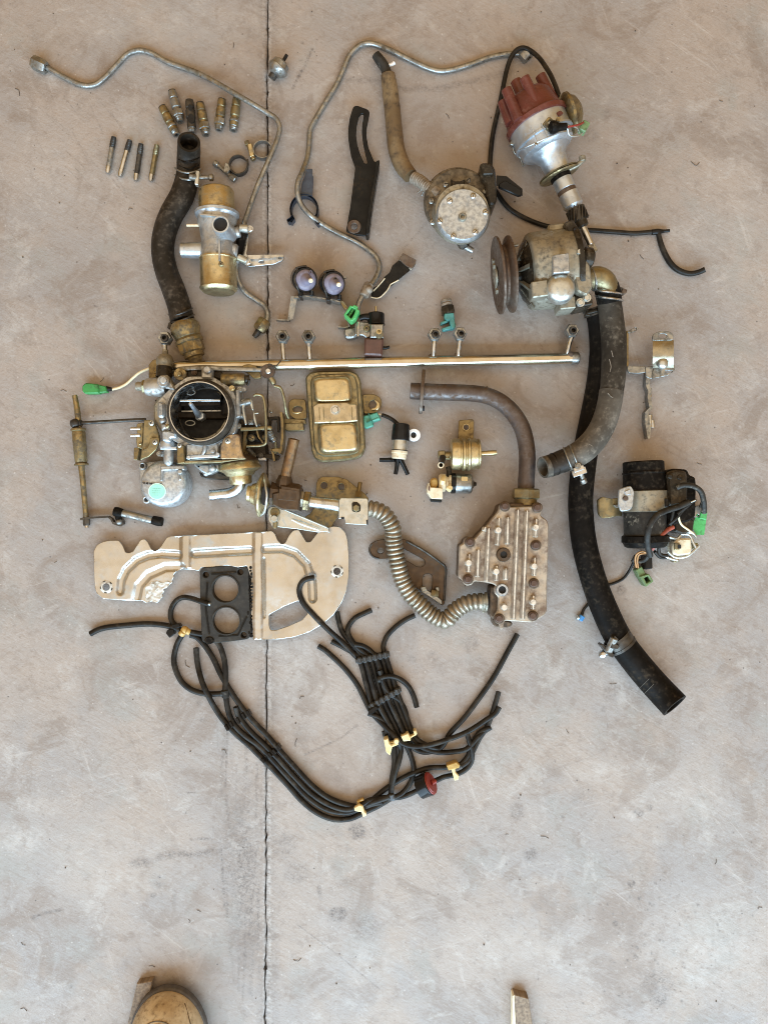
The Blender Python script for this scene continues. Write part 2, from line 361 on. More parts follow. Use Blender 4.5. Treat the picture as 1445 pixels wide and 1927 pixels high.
# ------------------------------------------------------------------ the concrete floor: two slabs and the joint between them
def floor_mat():
    m = bpy.data.materials.new('concrete'); m.use_nodes = True; nt = m.node_tree; N = nt.nodes; L = nt.links; p = N['Principled BSDF']
    tc = N.new('ShaderNodeTexCoord'); geo = N.new('ShaderNodeNewGeometry')
    def noise(u, det=6, ro=.6, sc=None, rot=0, dist=0):
        n = N.new('ShaderNodeTexNoise'); n.inputs['Detail'].default_value = det; n.inputs['Roughness'].default_value = ro; n.inputs['Distortion'].default_value = dist
        mp = N.new('ShaderNodeMapping'); s = 1/(u*K); mp.inputs['Scale'].default_value = (s*(sc[0] if sc else 1), s*(sc[1] if sc else 1), s); mp.inputs['Rotation'].default_value = (0, 0, rot)
        src = geo.outputs['Position']
        if rot:
            m0 = N.new('ShaderNodeMapping'); m0.inputs['Rotation'].default_value = (0, 0, rot); L.new(src, m0.inputs[0]); src = m0.outputs[0]; mp.inputs['Rotation'].default_value = (0, 0, 0)
        L.new(src, mp.inputs[0]); L.new(mp.outputs[0], n.inputs['Vector']); n.inputs['Scale'].default_value = 1; return n.outputs['Fac']
    def mr(x, a, b, c=0.0, d=1.0):
        q = N.new('ShaderNodeMapRange'); q.interpolation_type = 'SMOOTHSTEP'; L.new(x, q.inputs[0])
        for i, v in enumerate((a, b, c, d)): q.inputs[i+1].default_value = v
        return q.outputs[0]
    def mix(f, a, b):
        q = N.new('ShaderNodeMix'); q.data_type = 'RGBA'; L.new(f, q.inputs[0])
        for i, v in ((6, a), (7, b)):
            if isinstance(v, tuple): q.inputs[i].default_value = v + (1,)
            else: L.new(v, q.inputs[i])
        return q.outputs[2]
    def mul(a, k):
        q = N.new('ShaderNodeMath'); q.operation = 'MULTIPLY'; L.new(a, q.inputs[0])
        if isinstance(k, float): q.inputs[1].default_value = k
        else: L.new(k, q.inputs[1])
        return q.outputs[0]
    at = N.new('ShaderNodeVertexColor'); at.layer_name = 'wear_shade'; sp = N.new('ShaderNodeSeparateColor'); L.new(at.outputs['Color'], sp.inputs[0])
    stain, warm, pale = sp.outputs[0], sp.outputs[1], sp.outputs[2]
    col = mix(mr(noise(260, 6, .6), .38, .62), (.355,.302,.262), (.312,.284,.265))
    col = mix(mul(mr(noise(125, 7, .66, dist=.8), .50, .63), .75), col, (.245,.198,.165))
    col = mix(mul(mr(noise(190, 6, .65, rot=.8), .50, .64), .6), col, (.365,.30,.25))
    col = mix(mul(mr(noise(150, 6, .65, rot=.3), .52, .66), .6), col, (.30,.288,.265))
    col = mix(mul(mr(noise(80, 8, .72, dist=.5), .54, .66), .55), col, (.435,.405,.375))
    col = mix(mul(mr(noise(34, 8, .78, dist=.3), .51, .64), .55), col, (.25,.205,.175))
    col = mix(mul(mr(noise(14, 8, .8), .54, .66), .42), col, (.45,.42,.385))
    col = mix(mul(mr(noise(6, 7, .8), .54, .64), .5), col, (.225,.19,.165))
    for rot, u in ((.55, 16), (-.35, 22), (1.15, 30), (.8, 12)):      # trowel marks
        col = mix(mul(mr(noise(u, 6, .75, (.10, 1.3), rot), .55, .68), mul(mr(noise(150+u, 3), .45, .6), .42)), col, (.24,.20,.17))
        col = mix(mul(mr(noise(u*1.2, 6, .75, (.09, 1.4), rot+.1), .57, .70), mul(mr(noise(170+u, 3), .45, .62), .42)), col, (.53,.49,.45))
    col = mix(mul(warm, .55), col, (.27,.195,.135))
    col = mix(mul(mul(pale, mr(noise(22, 7, .75), .36, .6, .25, 1.0)), .85), col, (.53,.50,.465))
    col = mix(mul(mul(stain, mr(noise(12, 6, .7), .34, .60, .25, 1.0)), mr(noise(4.5, 5, .75), .40, .60, .30, 1.0)), col, (.14,.12,.108))
    v = N.new('ShaderNodeTexVoronoi'); v.inputs['Scale'].default_value = 1/(26*K); L.new(geo.outputs['Position'], v.inputs['Vector'])
    sv = N.new('ShaderNodeSeparateColor'); L.new(v.outputs['Color'], sv.inputs[0])
    spk = mul(mr(v.outputs['Distance'], .035, .075, 1.0, 0.0), mr(sv.outputs[0], .70, .74)); col = mix(mul(spk, .8), col, (.10,.085,.075))
    v2 = N.new('ShaderNodeTexVoronoi'); v2.inputs['Scale'].default_value = 1/(15*K); L.new(geo.outputs['Position'], v2.inputs['Vector'])
    s2 = N.new('ShaderNodeSeparateColor'); L.new(v2.outputs['Color'], s2.inputs[0])
    spk2 = mul(mr(v2.outputs['Distance'], .06, .13, 1.0, 0.0), mr(s2.outputs[1], .78, .82)); col = mix(mul(spk2, .5), col, (.55,.51,.47))
    L.new(col, p.inputs['Base Color']); L.new(mr(noise(40, 5), .3, .7, .52, .68), p.inputs['Roughness']); p.inputs['Specular IOR Level'].default_value = .35
    b = N.new('ShaderNodeBump'); b.inputs['Strength'].default_value = .5; b.inputs['Distance'].default_value = K*1.6
    L.new(noise(7, 6, .68), b.inputs['Height'])
    b2 = N.new('ShaderNodeBump'); b2.inputs['Strength'].default_value = .38; b2.inputs['Distance'].default_value = K*2.2
    L.new(noise(18, 5, .65, (.16, 1.2), .5), b2.inputs['Height']); L.new(b.outputs[0], b2.inputs['Normal']); L.new(b2.outputs[0], p.inputs['Normal'])
    return m
def seg_d(X, Y, x1, y1, x2, y2):
    dx, dy = x2-x1, y2-y1; t = np.clip(((X-x1)*dx + (Y-y1)*dy)/(dx*dx+dy*dy+1e-9), 0, 1)
    return np.hypot(X-x1-t*dx, Y-y1-t*dy)
def wear_shade(X, Y):
    st = np.zeros(X.shape); wm = np.zeros(X.shape); pl = np.zeros(X.shape); r = np.random.default_rng(3)
    def blob(A, x, y, rx, ry, a, soft=.45, ang=0.0):
        ca, sa = math.cos(ang), math.sin(ang); u = ((X-x)*ca + (Y-y)*sa)/rx; v = (-(X-x)*sa + (Y-y)*ca)/ry
        np.maximum(A, a*np.clip((1-np.hypot(u, v))/soft, 0, 1), out=A)
    def stroke(A, pts, w_, a):
        for p, q in zip(pts, pts[1:]): np.maximum(A, a*np.clip(1.3 - seg_d(X, Y, *p, *q)/w_, 0, 1), out=A)
    # oil drops and rubber marks
    for x, y, rr, a in ((1187,1662,9,1.0),(1157,1738,7,.8),(1203,1690,5,.5),(1222,1700,4,.4),(1232,1662,4,.4),(1262,1662,3,.4),(998,1608,16,.35),(1240,1850,42,.25),(1240,1878,20,.32),
                        (636,1720,20,.6),(672,1565,20,.6),(530,1590,34,.22),(560,1640,30,.2),(690,1745,34,.2),(1135,1335,7,.25),(972,1528,18,.28),(1200,1530,14,.35),(1222,1520,8,.3),(885,1210,20,.22),(815,1235,16,.2),(775,1240,12,.2),
                        (1168,1110,11,.4),(965,225,18,.2),(1110,255,20,.2),(1140,215,12,.2),(350,1530,3,.5),(300,1650,4,.4),(375,1325,7,.35),(382,1355,8,.3),(1150,1300,22,.2),(1100,1500,30,.15),(288,1685,7,.4)):
        blob(st, x, y, rr, rr*(.8+.4*r.random()), a, .5)
    for _ in range(150):
        x, y = r.normal(1225, 75), r.normal(1770, 70); blob(st, x, y, *(1.5+2.6*r.random(2)), .25+.35*r.random(), .6)
    for _ in range(260):
        x, y = r.uniform(860, 1445), r.uniform(1560, 1927); blob(st, x, y, *(1.2+2.2*r.random(2)), .15+.3*r.random(), .7)
    for _ in range(330):
        x, y = r.uniform(0, 1445), r.uniform(0, 1927); blob(st, x, y, *(1.0+2.2*r.random(2)), .2+.5*r.random(), .7)
    stroke(st, [(588,92),(572,128),(551,166)], 2.2, .85); blob(st, 563, 140, 3, 14, .9, .5, .45)
    stroke(st, [(640,150),(700,150),(760,168),(830,166),(900,150),(960,135)], 7, .26)
    stroke(st, [(300,1613),(330,1606),(362,1609),(408,1602)], 8, .34); blob(st, 265, 1624, 32, 14, .4, .8, -.1); stroke(st, [(360,1580),(396,1578)], 2.5, .5)
    stroke(st, [(60,1728),(85,1718),(118,1712)], 3, .5); blob(st, 65, 1727, 8, 6, .5); stroke(st, [(352,1492),(372,1490)], 1.3, .7)
    blob(st, 300, 1665, 14, 10, .3, .9); blob(st, 328, 1690, 5, 26, .2, .9)
    stroke(st, [(574,1420),(640,1390),(672,1365)], 1.6, .5); stroke(st, [(560,1740),(640,1800),(715,1862)], 1.2, .35); stroke(st, [(600,1670),(603,1690)], 4, .4)
    for _ in range(46):       # dirty traffic band beside the joint
        x = r.uniform(405, 492); y = r.uniform(1330, 1800); stroke(st, [(x, y), (x + r.normal(0, 5), y + r.uniform(20, 130))], r.uniform(1.2, 4.5), r.uniform(.12, .42))
    blob(st, 462, 1640, 46, 240, .36, .8); blob(st, 475, 1700, 30, 160, .3, .8); blob(st, 440, 1590, 50, 120, .22, .8)
    for _ in range(90):       # fine scratches
        x, y = r.uniform(0, 1445), r.uniform(0, 1927); a = r.normal(.5, .5); l = r.uniform(10, 90)
        stroke(st if r.random() < .55 else pl, [(x, y), (x + l*.5*math.cos(a) + r.normal(0, 4), y - l*.5*math.sin(a)), (x + l*math.cos(a), y - l*math.sin(a))], r.uniform(.7, 1.3), r.uniform(.1, .3))
    for _ in range(40):
        x, y = r.uniform(60, 330), r.uniform(160, 340); a = .9 + r.normal(0, .15); l = r.uniform(20, 80); stroke(st, [(x, y), (x + l*math.cos(a), y + l*math.sin(a))], .9, r.uniform(.12, .3))
    # brown patches: dirt, with the warm shade above the parts painted in
    for x, y, rx, ry, a in ((905,260,190,180,.50),(1010,420,120,90,.55),(560,520,170,130,.5),(640,600,210,60,.55),(450,170,120,60,.35),(800,610,200,40,.6),(230,640,110,40,.2),(900,760,150,80,.35),(1190,800,60,80,.35),(820,60,500,60,.22),(380,300,110,120,.3),(1210,150,180,120,.22),(560,330,60,60,.25),(250,1190,140,24,.22),(640,1420,90,60,.4),(470,960,240,30,.35),(900,900,110,70,.3),(1150,300,160,140,.25),(470,420,90,160,.42)):
        blob(wm, x, y, rx, ry, a, .9)
    blob(st, 478, 330, 26, 420, .18, .9); blob(st, 690, 380, 40, 60, .14, .9)
    # chalky scuffs
    for x, y, rx, ry, a in ((40,1580,90,50,.5),(150,1620,200,110,.22),(70,1520,60,30,.35),(560,1250,50,70,.4),(620,1310,60,40,.3),(770,1600,40,60,.3),(1130,1450,90,30,.35),(1190,1535,30,14,.7),(1000,1790,200,80,.25),(1300,1500,160,120,.25),(1340,1780,160,140,.35),(1250,1150,150,120,.25),(300,40,240,60,.25),(100,330,120,140,.2),(1380,420,120,200,.22),(690,1810,90,60,.3)):
        blob(pl, x, y, rx, ry, a, .9)
    ed = np.abs(X-503); np.maximum(pl, .75*np.clip(1-np.abs(ed-5)/4.5, 0, 1)*(r.random(X.shape) > .35), out=pl); np.maximum(st, .30*np.clip(1-ed/26, 0, 1), out=st)
    return np.clip(st*2.3, 0, 1), np.clip(wm*1.15, 0, 1), np.clip(pl*1.3, 0, 1)
jr = np.random.default_rng(11)
def jagged(ys):
    base = np.interp(ys, [-4000, 0, 400, 620, 900, 1200, 1560, 1927, 5000], [506, 504.5, 503.2, 504, 503, 501.6, 501, 500, 499])
    n1 = np.interp(ys, np.arange(-200, 2200, 9.0), jr.normal(0, .75, len(np.arange(-200, 2200, 9.0)))); n2 = np.interp(ys, np.arange(-200, 2200, 70.0), jr.normal(0, .8, len(np.arange(-200, 2200, 70.0))))
    return base + n1 + n2, np.clip(np.interp(ys, np.arange(-200, 2200, 14.0), jr.normal(2.7, .7, len(np.arange(-200, 2200, 14.0)))) + 5.5*np.clip(np.interp(ys, np.arange(-200, 2200, 11.0), jr.random(len(np.arange(-200, 2200, 11.0)))) - .88, 0, 1)/.12, 1.3, 8)
def slab(name, left, ys, mid, gap, m):
    st = 2.6
    edge = mid - gap/2 if left else mid + gap/2
    base = np.concatenate([[-3500, -1500, -500, -120], np.arange(-40, 498, st)]) if left else np.concatenate([np.arange(508, 1490, st), [1560, 1950, 2900, 4900]])
    n = len(ys); cols = np.tile(base, (n, 1))
    cols = np.concatenate([cols, edge[:, None]], 1) if left else np.concatenate([edge[:, None], cols], 1)
    Y = np.tile(ys[:, None], (1, cols.shape[1])); X = cols; nc = cols.shape[1]
    V = np.stack([(X-CX)*K, (CY-Y)*K, np.zeros(X.shape)], -1).reshape(-1, 3)
    lip = (np.arange(n)*nc + (nc-1 if left else 0)); V[lip, 2] -= .5*K          # worn arris
    deep = V[lip].copy(); deep[:, 2] = -16*K
    idx = np.arange(n*nc).reshape(n, nc); q = np.stack([idx[:-1, :-1], idx[1:, :-1], idx[1:, 1:], idx[:-1, 1:]], -1).reshape(-1, 4)
    d = n*nc + np.arange(n); wq = np.stack([lip[:-1], lip[1:], d[1:], d[:-1]], -1); q = np.concatenate([q, wq])
    VV = np.concatenate([V, deep]); me = bpy.data.meshes.new(name); me.vertices.add(len(VV)); me.vertices.foreach_set('co', VV.ravel())
    me.loops.add(q.size); me.loops.foreach_set('vertex_index', q.ravel().astype(np.int32)); me.polygons.add(len(q)); me.polygons.foreach_set('loop_start', np.arange(0, q.size, 4, dtype=np.int32))
    me.update(calc_edges=True); me.validate()
    s, wmm, p = wear_shade(X.ravel(), Y.ravel()); C = np.stack([s, wmm, p, np.ones_like(s)], -1); C = np.concatenate([C, np.tile([.6, .3, 0, 1], (n, 1))])
    ca = me.color_attributes.new('wear_shade', 'FLOAT_COLOR', 'POINT'); ca.data.foreach_set('color', C.astype(np.float32).ravel())
    me.materials.append(m); o = bpy.data.objects.new(name, me); COL.objects.link(o); o['kind'] = 'structure'; return o
fm = floor_mat()
ys = np.concatenate([[-3500, -1500, -500, -120], np.arange(-40, 1975, 2.6), [2050, 2400, 3200, 5200]])
mid, gap = jagged(ys)
slab('concrete_floor', True, ys, mid, gap, fm); slab('concrete_floor', False, ys, mid, gap, fm)
g = G(); g.plate([(480,-3500),(530,-3500),(530,5200),(480,5200)], -9, -16)
jf = part('joint_filler', g, mat('joint_dirt', (.035,.025,.018), (.06,.045,.03), 0, .9, 8), None, flat=True); jf['kind'] = 'structure'
# loose grit and fibres
g = G(); dr = np.random.default_rng(5)
for _ in range(70):
    x, y, r_ = dr.uniform(20, 1430), dr.uniform(20, 1900), dr.uniform(.8, 1.9); g.ball(x, y, r_*.6, r_, .6, 5, 3)
for _ in range(46):
    x, y, a = dr.uniform(20, 1430), dr.uniform(60, 1900), dr.uniform(0, 6.3); l = dr.uniform(5, 17); c = dr.normal(0, .7)
    g.tube([(x, y, .6), (x+l*.5*math.cos(a), y+l*.5*math.sin(a), 1.2), (x+l*math.cos(a+c), y+l*math.sin(a+c), .6)], .5, 4, 4)
db = part('floor_debris', g, mat('debris', (.06,.045,.035), (.13,.10,.07), 0, .9, 60)); db['kind'] = 'stuff'
# ------------------------------------------------------------------ bent pipes
t = thing('metal_pipe', 'long bent grey steel pipe with black sleeve and flange bracket, crossing the floor joint', 'pipe', 380, 140)
pts = [(82,124,9),(92,129,7),(130,150,5),(159,161,5),(180,159,5),(198,146,5),(220,123,5),(242,101,5),(263,95,5),(285,100,5),(314,116,5),(375,139,8),(447,179,21),(504,213,15),(520,224,14),(526.5,240,14),(523,260,15),(505,304,20),(485,350,18),(467,400,20),(458,428,24),(447,487,22),(445,505,18),(449,529,12),(461,549,8),(483,565,5),(498,576,5),(504,590,5),(502,606,7)]
part('tube', G().tube(pts, 5, 14, 3), M['zinc'], t)
part('hose_nut', hexnut((62,116,11),(88,128,10),13,6), M['zinc'], t)
part('hose_nut', hexnut((500,602,9),(487,622,9),13,3), M['brass'], t)
part('threaded_tip', G().tube([(490,618,9),(484,627,8),(478,634,7)], [6.5,6,4.5], 12, 1, mod=lambda s, L: 1+.06*np.sin(s*3.2)), M['dark'], t)
part('sleeve', G().tube([(458,430,24),(453,458,23),(446,488,22)], 8.5, 16, 4), M['rubber'], t)
g = G(); g.plate(rnd([(456,424),(470,432),(464,478),(470,487),(534,481),(534,489),(516,497),(468,502),(452,494),(450,480)],3), 17, 14, holes=[circ(492,493,5,2.5), circ(527,486,3,1.8)], b=.6)
g.plate(rnd([(466,480),(533,479),(534,483),(470,488)],1.5), 24, 14); part('bracket', g, M['steel'], t)
g = G(); g.cyl((451,430,30),(468,431,30),8,b=1.5); part('clamp', g, M['white_steel'], t)
bolt(t, 470.5, 431, 30, 5, 'steel')
g = G(); g.cyl((439,487,29),(447,490,31),8.5,b=1); g.cyl((448,484,32),(466,492,32),7,b=1.5); part('clamp', g, M['white_steel'], t); bolt(t, 466, 493, 30, 5)
t = thing('metal_pipe', 'long bent grey steel pipe looping over the top, its lower end by the green connector', 'pipe', 640, 150)
pts = [(988,104,9),(980,102,7),(956,102,5),(923,108,5),(884,122,5),(849,132,5),(828,134,5),(807,129,5),(771,113,5),(730,93,5),(699,82,5),(681,84,5),(668,93,5),(657,106,5),(646,132,5),(633,160,5),(614,191,5),(590,232,5),(584,245,5),(582,269,6),(579,295,9),(569,324,18),(561,343,24),(560,363,24),(567,385,18),(583,404,16),(607,422,9),(633,437,7),(668,454,5),(690,468,5),(708,484,7),(714,502,10),(708,522,16),(697,538,22),(683,556,28),(675,572,30),(672,590,30)]
part('tube', G().tube(pts, 5.2, 14, 3), M['zinc'], t)
part('hose_nut', hexnut((983,96,8),(995,110,9),13,5), M['zinc'], t)
g = G(); g.cyl((695,534,24),(684,558,28),9.5,b=2); g.ball(694,545,30,8); part('clamp', g, M['clay'], t)
g = G(); g.plate(rnd([(698,558),(704,560),(713,560),(726,547),(750,526),(772,508),(752,488),(738,500),(733,513),(724,520),(712,536),(700,543)],2), 15, 13, b=.5); part('strap_bracket', g, M['paint'], t)
g = G(); g.plate(rnd([(751,487),(758,476),(768,481),(783,489),(782,496),(775,506),(764,500),(754,491)],2), 20, 13, b=.8); part('tab', g, M['rust'], t)
g = G()
for p in ([(698,559),(706,561),(714,560),(728,547),(735,535)], [(702,548),(712,538),(724,524)], [(752,489),(764,499),(774,507)], [(735,535),(750,527)]): g.tube([q+(15,) for q in p], 1.1, 6, 3)
part('chipped_edge', g, M['ivory'], t)
# ------------------------------------------------------------------ small round check valve, fittings, studs, loose clamps
t = thing('check_valve', 'small round grey valve with black tip standing alone right of the joint', 'valve', 525, 128)
g = G(); g.lathe((516,140,16),(533,115,18), [(0,0),(0,9),(.1,13),(.3,18.5),(.42,19.5),(.5,19.5),(.55,17.5),(.85,16),(1,8),(1,0)], 28); part('body', g, M['zinc'], t)
g = G(); g.cyl((517,138,14),(511,148,12),7.5,b=1); part('stub', g, M['dark'], t)
g = G(); g.cyl((532,117,19),(540,103,21),3.2); part('nozzle', g, M['black'], t)
FIT = [((306,202),(333,254),1,'leaning grey threaded fitting at the left end of the fan of six above the hose'), ((324,172),(340,229),0,'grey threaded fitting sticking up highest in the fan of six'),
       ((357,190),(362,250),2,'dark pitted fitting with open slots, third in the fan above the hose mouth'), ((377,195),(388,254),0,'grey hexagon fitting leaning just right of the slotted one'),
       ((418,188),(412,245),0,'yellowish fitting with a collar, standing alone in front of the pipe end fitting'), ((446,186),(439,246),1,'yellowish fitting tucked under the bent pipe')]
for i, (p, q, k, lab) in enumerate(FIT):
    t = thing('threaded_fitting', lab, 'fitting', (p[0]+q[0])/2, (p[1]+q[1])/2, 'six threaded fittings above the hose')
    z = 8.5; a, b = np.array(p, float), np.array(q, float); at = lambda s: tuple(a + (b-a)*s) + (z,)
    mb = [M['brass'], M['zinc'], M['dark'], M['brass'], M['brass'], M['gold_dull']][i]
    g = G(); g.lathe(at(0), at(.86), [(0,3),(0,7),(.05,8),(.26,8),(.28,7),(.33,7),(.35,8.8),(.62,8.8),(.65,7.2),(.72,7.2),(.74,8.2),(1,8.2),(1,4)], 20); part('barrel', g, mb, t)
    if k != 2: part('collar', hexnut(at(.62), at(.82), 10.5, 6) if k == 0 else G().cyl(at(.66), at(.74), 9.5, b=1), M['zinc'], t)
    else:
        g = G()
        for s, w_ in ((.2, 6), (.55, 9)): g.plate(circ(*at(s)[:2], w_*.7, w_, 14, math.radians(-8)), z+8.9, z+5)
        part('slot', g, M['void'], t)
    g = G(); g.tube([at(.82), at(.92), at(1)], [7.2,7.2,6.8], 16, .8, hollow=2, rin=.6, mod=lambda s, L: 1+.05*np.sin(s*3)); part('thread', g, M['zinc'], t)
    g = G(); g.tube([at(-.02), at(.05)], 7.3, 16, 2); part('end_cap', g, M['dark'], t)
for i, (p, q) in enumerate((((215,258),(203,326)), ((245,264),(226,332)), ((266,271),(256,340)), ((296,273),(284,341)))):
    t = thing('stud_bolt', ['slim steel stud at the left end of the row of four', 'second slim steel stud from the left, tilted most', 'slim dark stained steel stud, third of the row of four', 'slim shiny stud at the right end of the row beside the hose'][i], 'stud', (p[0]+q[0])/2, (p[1]+q[1])/2, 'row of four slim steel studs')
    a, b = np.array(p, float), np.array(q, float); at = lambda s: tuple(a + (b-a)*s) + (5.2,)
    g = G(); g.tube([at(0), at(.15), at(.3)], [4.4,5.2,5.2], 12, .5, mod=lambda s, L: 1+.07*np.sin(s*3.4)); part('thread', g, M['dark'] if i != 3 else M['gold_dull'], t)
    g = G(); g.lathe(at(.28), at(.84), [(0,0),(0,4.9),(.9,4.9),(1,4.2),(1,0)], 14); part('shank', g, [M['zinc'], M['steel'], M['dark'], M['gold_dull']][i], t)
    g = G(); g.lathe(at(.82), at(1), [(0,0),(0,5.2),(.6,5.2),(.85,4),(1,3.6),(1,0)], 14); part('tip', g, M['steel'], t)
t = thing('hose_clamp', 'small loose band clamp with yellow screw housing, under the bent pipe', 'clamp', 485, 281, 'loose hose clamps')
g = G(); g.plate(circ(494,280,18,17,32), 13, 1, holes=[circ(494,280,16.6,15.6,32)]); part('band', g, M['zinc'], t)
g = G(); g.plate(rnd(rect(472,282,9,26,-.2),2), 14, 3, b=1.5); part('housing', g, M['gold'], t)
g = G(); g.cyl((464,266,9),(467,273,9),5.5,seg=6,b=.8); g.cyl((466,271,9),(477,299,9),3.4); g.cyl((475,295,9),(478,301,9),5,b=.6); part('screw', g, M['brass'], t)
t = thing('hose_clamp', 'small loose dark wire clamp with a long grey bolt beside it', 'clamp', 440, 312, 'loose hose clamps')
g = G(); g.plate(circ(448,309,18,18.5,32), 14, 1, holes=[circ(448,309,16.6,17,32)]); g.tube([(466,300,12),(467,312,12),(460,323,12),(445,327,12),(433,318,12)], 1.6, 8, 3); part('band', g, M['dark'], t)
g = G(); g.plate(rnd([(424,305),(430,308),(434,317),(428,326),(420,323)],2), 15, 4, b=1); part('lug', g, M['zinc'], t)
g = G(); g.cyl((403,306,7),(411,311,7),6,b=1.5); g.cyl((410,311,7),(434,331,7),4); g.cyl((434,331,7),(444,338,7),6.5,seg=6,b=1); part('bolt', g, M['zinc'], t)
# ------------------------------------------------------------------ radiator hose, left
t = thing('rubber_hose', 'thick curved black rubber hose on the left ending in a brass fitting', 'hose', 330, 440)
pts = [(356,267,64),(356,280,46),(355,303,28),(354,328,24),(344,366,23),(321,408,23),(309,444,23),(307,478,23),(314,511,23),(327,545,24),(337,574,26),(344,604,30)]
part('tube', G().tube(pts, [21,21.5,21.5,21.5,22.5,22,21.5,21,21.5,22,22,22.5], 28, 4, hollow=1, rin=.78), M['rubber_old'], t)
g = G()
for p in ([(336,300,44),(350,306,49),(366,303,48),(375,296,40)], [(338,312,42),(356,318,46),(375,310,40)]): g.tube(p, 1.2, 6, 3)
part('ridge', g, M['rubber'], t)
part('fitting', G().lathe((345,606,31),(371,684,26), [(0,0),(0,22),(.08,27),(.2,28.5),(.3,25),(.36,25),(.38,23.5),(.44,27),(.5,26),(.52,22),(.72,22),(.74,19),(.84,19),(.86,14),(1,9),(1,0)], 26), M['brass'], t)
part('hose_nut', hexnut((357,642,29),(364,664,27),25,5), M['brass'], t)
cl = thing('hose_clamp', 'wire clamp with bolt around the upper neck of the thick left hose', 'clamp', 360, 326, 'clamps on the hoses')
for yy in (318, 331):
    part('wire', G().tube([(x, yy + dy, z_) for x, dy, z_ in ((330,-2,26),(335,2,38),(346,6,46),(358,7,47.5),(370,4,43),(377,0,34))], 1.8, 8, 3), M['zinc'], cl)
g = G(); g.plate(rnd(rect(371,334,7,26,.1),2), 50, 38, b=.8); part('lug', g, M['white_steel'], cl)
g = G(); g.cyl((372,334,42),(396,334,42),3.6); g.cyl((394,334,42),(402,334,42),6.5,b=1.5); g.cyl((356,332,50),(370,334,46),6,b=1); part('bolt', g, M['zinc'], cl)
cl = thing('hose_clamp', 'dark wire clamp squeezing the left hose just above its brass fitting', 'clamp', 342, 596, 'clamps on the hoses')
for yy in (588, 600):
    part('wire', G().tube([(x + (yy-588)*.28, yy + dy, z_) for x, dy, z_ in ((318,4,24),(322,6,40),(334,4,50),(348,-1,50),(358,-6,40),(362,-8,26))], 1.9, 8, 3), M['dark'], cl)
g = G(); g.plate(rnd(rect(321,613,10,12,.3),2), 30, 20, b=1); part('lug', g, M['dark'], cl)
# ------------------------------------------------------------------ double gold diverter valve
t = thing('diverter_valve', 'grey cast valve with a gold cylinder cap at each end and three pipe stubs', 'valve', 409, 455)
part('cap', G().lathe((407.5,356,36),(409,400,36), [(0,0),(0,26),(.05,31),(.13,33),(.9,33.5),(.93,35),(1,35),(1,0)], 40), M['gold'], t)
part('cap', G().lathe((411,486,36),(412,549,34), [(0,0),(0,35),(.04,35.5),(.08,34),(.86,34),(.9,35.5),(.95,34),(1,30),(1,0)], 40), M['gold'], t)
part('base_ring', G().lathe((412,549,34),(412,550.5,34), [(0,30),(.8,29),(1,22),(1,0)], 32), M['gold_dull'], t)
part('flange', G().lathe((409,399,36),(409,412,36), [(0,0),(0,38),(.2,41.5),(.6,41),(.75,38.5),(1,37),(1,0)], 40), M['alu_blue'], t)
part('housing', G().lathe((409,410,36),(411,487,36), [(0,0),(0,37),(.18,36),(.24,33.5),(.42,32),(.55,30),(.66,31),(1,33),(1,0)], 36), M['alu'], t)
part('port', G().vlathe(415,422,40,88, [(0,22),(.3,18),(.9,15.5),(.93,16.5),(1,15.8),(1,13),(.3,12.5)], 28), M['alu_blue'], t)
part('port_bore', G().vcyl(415,422.5,60,85,12.8), M['void'], t)
part('port', G().tube([(343,471,30),(362,471,31),(384,471,33)], [14,14.5,15], 24, 5, hollow=1, rin=.8, mod=lambda s, L: np.where((s>4)&(s<7), .94, 1)), M['alu_blue'], t)
part('port', G().lathe((385,471,33),(416,470,35), [(0,0),(0,16),(.5,17),(1,20),(1,0)], 24), M['alu'], t)
part('vacuum_pin', G().tube([(352,424,38),(378,424,39)], 2.7, 10, 4), M['ivory'], t)
g = G(); g.cyl((437,440,36),(452,436,36),10,b=2); g.cyl((420,470,36),(448,474,34),14,b=3); part('boss', g, M['alu'], t)
g = G(); g.plate(rect(413,470,3,40), 74, 55); g.plate(rect(396,405,40,2.5,.1), 78, 66); part('casting_seam', g, M['alu'], t)
screw(t, 416, 496, 68, 4.8, 'gold_dull')
# ------------------------------------------------------------------ blue spring clip, black slotted bracket
t = thing('spring_clip', 'small blue-grey metal clip with omega-shaped ring, partly under the bent pipe', 'bracket', 576, 370)
g = G(); g.plate(rnd([(577,318),(588,317),(588,330),(590,332),(588,368),(565,370),(568,345),(574,330)],2), 14, 11, b=.5); part('tongue', g, M['bluesteel'], t)
g = G(); arc = [(574+25*math.cos(a), 400+27*math.sin(a)) for a in np.linspace(math.radians(140), math.radians(400), 26)]
arc = [(544,420),(549,424),(552,420)] + arc + [(596,420),(600,427),(604,424)]
g.ribbon(arc[1:-1], 4, 17, 1); g.ribbon([(543,422),(550,417),(553,413)], 6, 17, 1); g.ribbon([(593,416),(598,423),(602,427)], 6, 17, 1); part('ring', g, M['bluesteel'], t)
t = thing('slotted_bracket', 'black painted bracket with a long curved slot and rusty bolt hole', 'bracket', 680, 330)
out = Z4.l([(668,642),(695,632),(740,650),(790,668),(806,690),(800,730),(778,840),(778,900),(795,1000),(845,1120),(870,1120),(850,1250),(800,1560),(785,1740),(770,1760),(690,1752),(600,1722),(612,1660),(640,1500),(670,1260),(682,1170),(645,1070),(622,930),(620,850),(632,750),(655,670)])
slot = Z4.l([(735,704),(748,706),(755,715),(742,800),(738,870),(748,960),(770,1060),(788,1130),(775,1138),(758,1130),(722,1050),(698,970),(688,890),(694,810),(712,730)])
part('plate', G().plate(rnd(out, 4), 20, 15, holes=[rnd(slot,1.5), circ(666.5,426,6)], b=1), M['paint'], t)
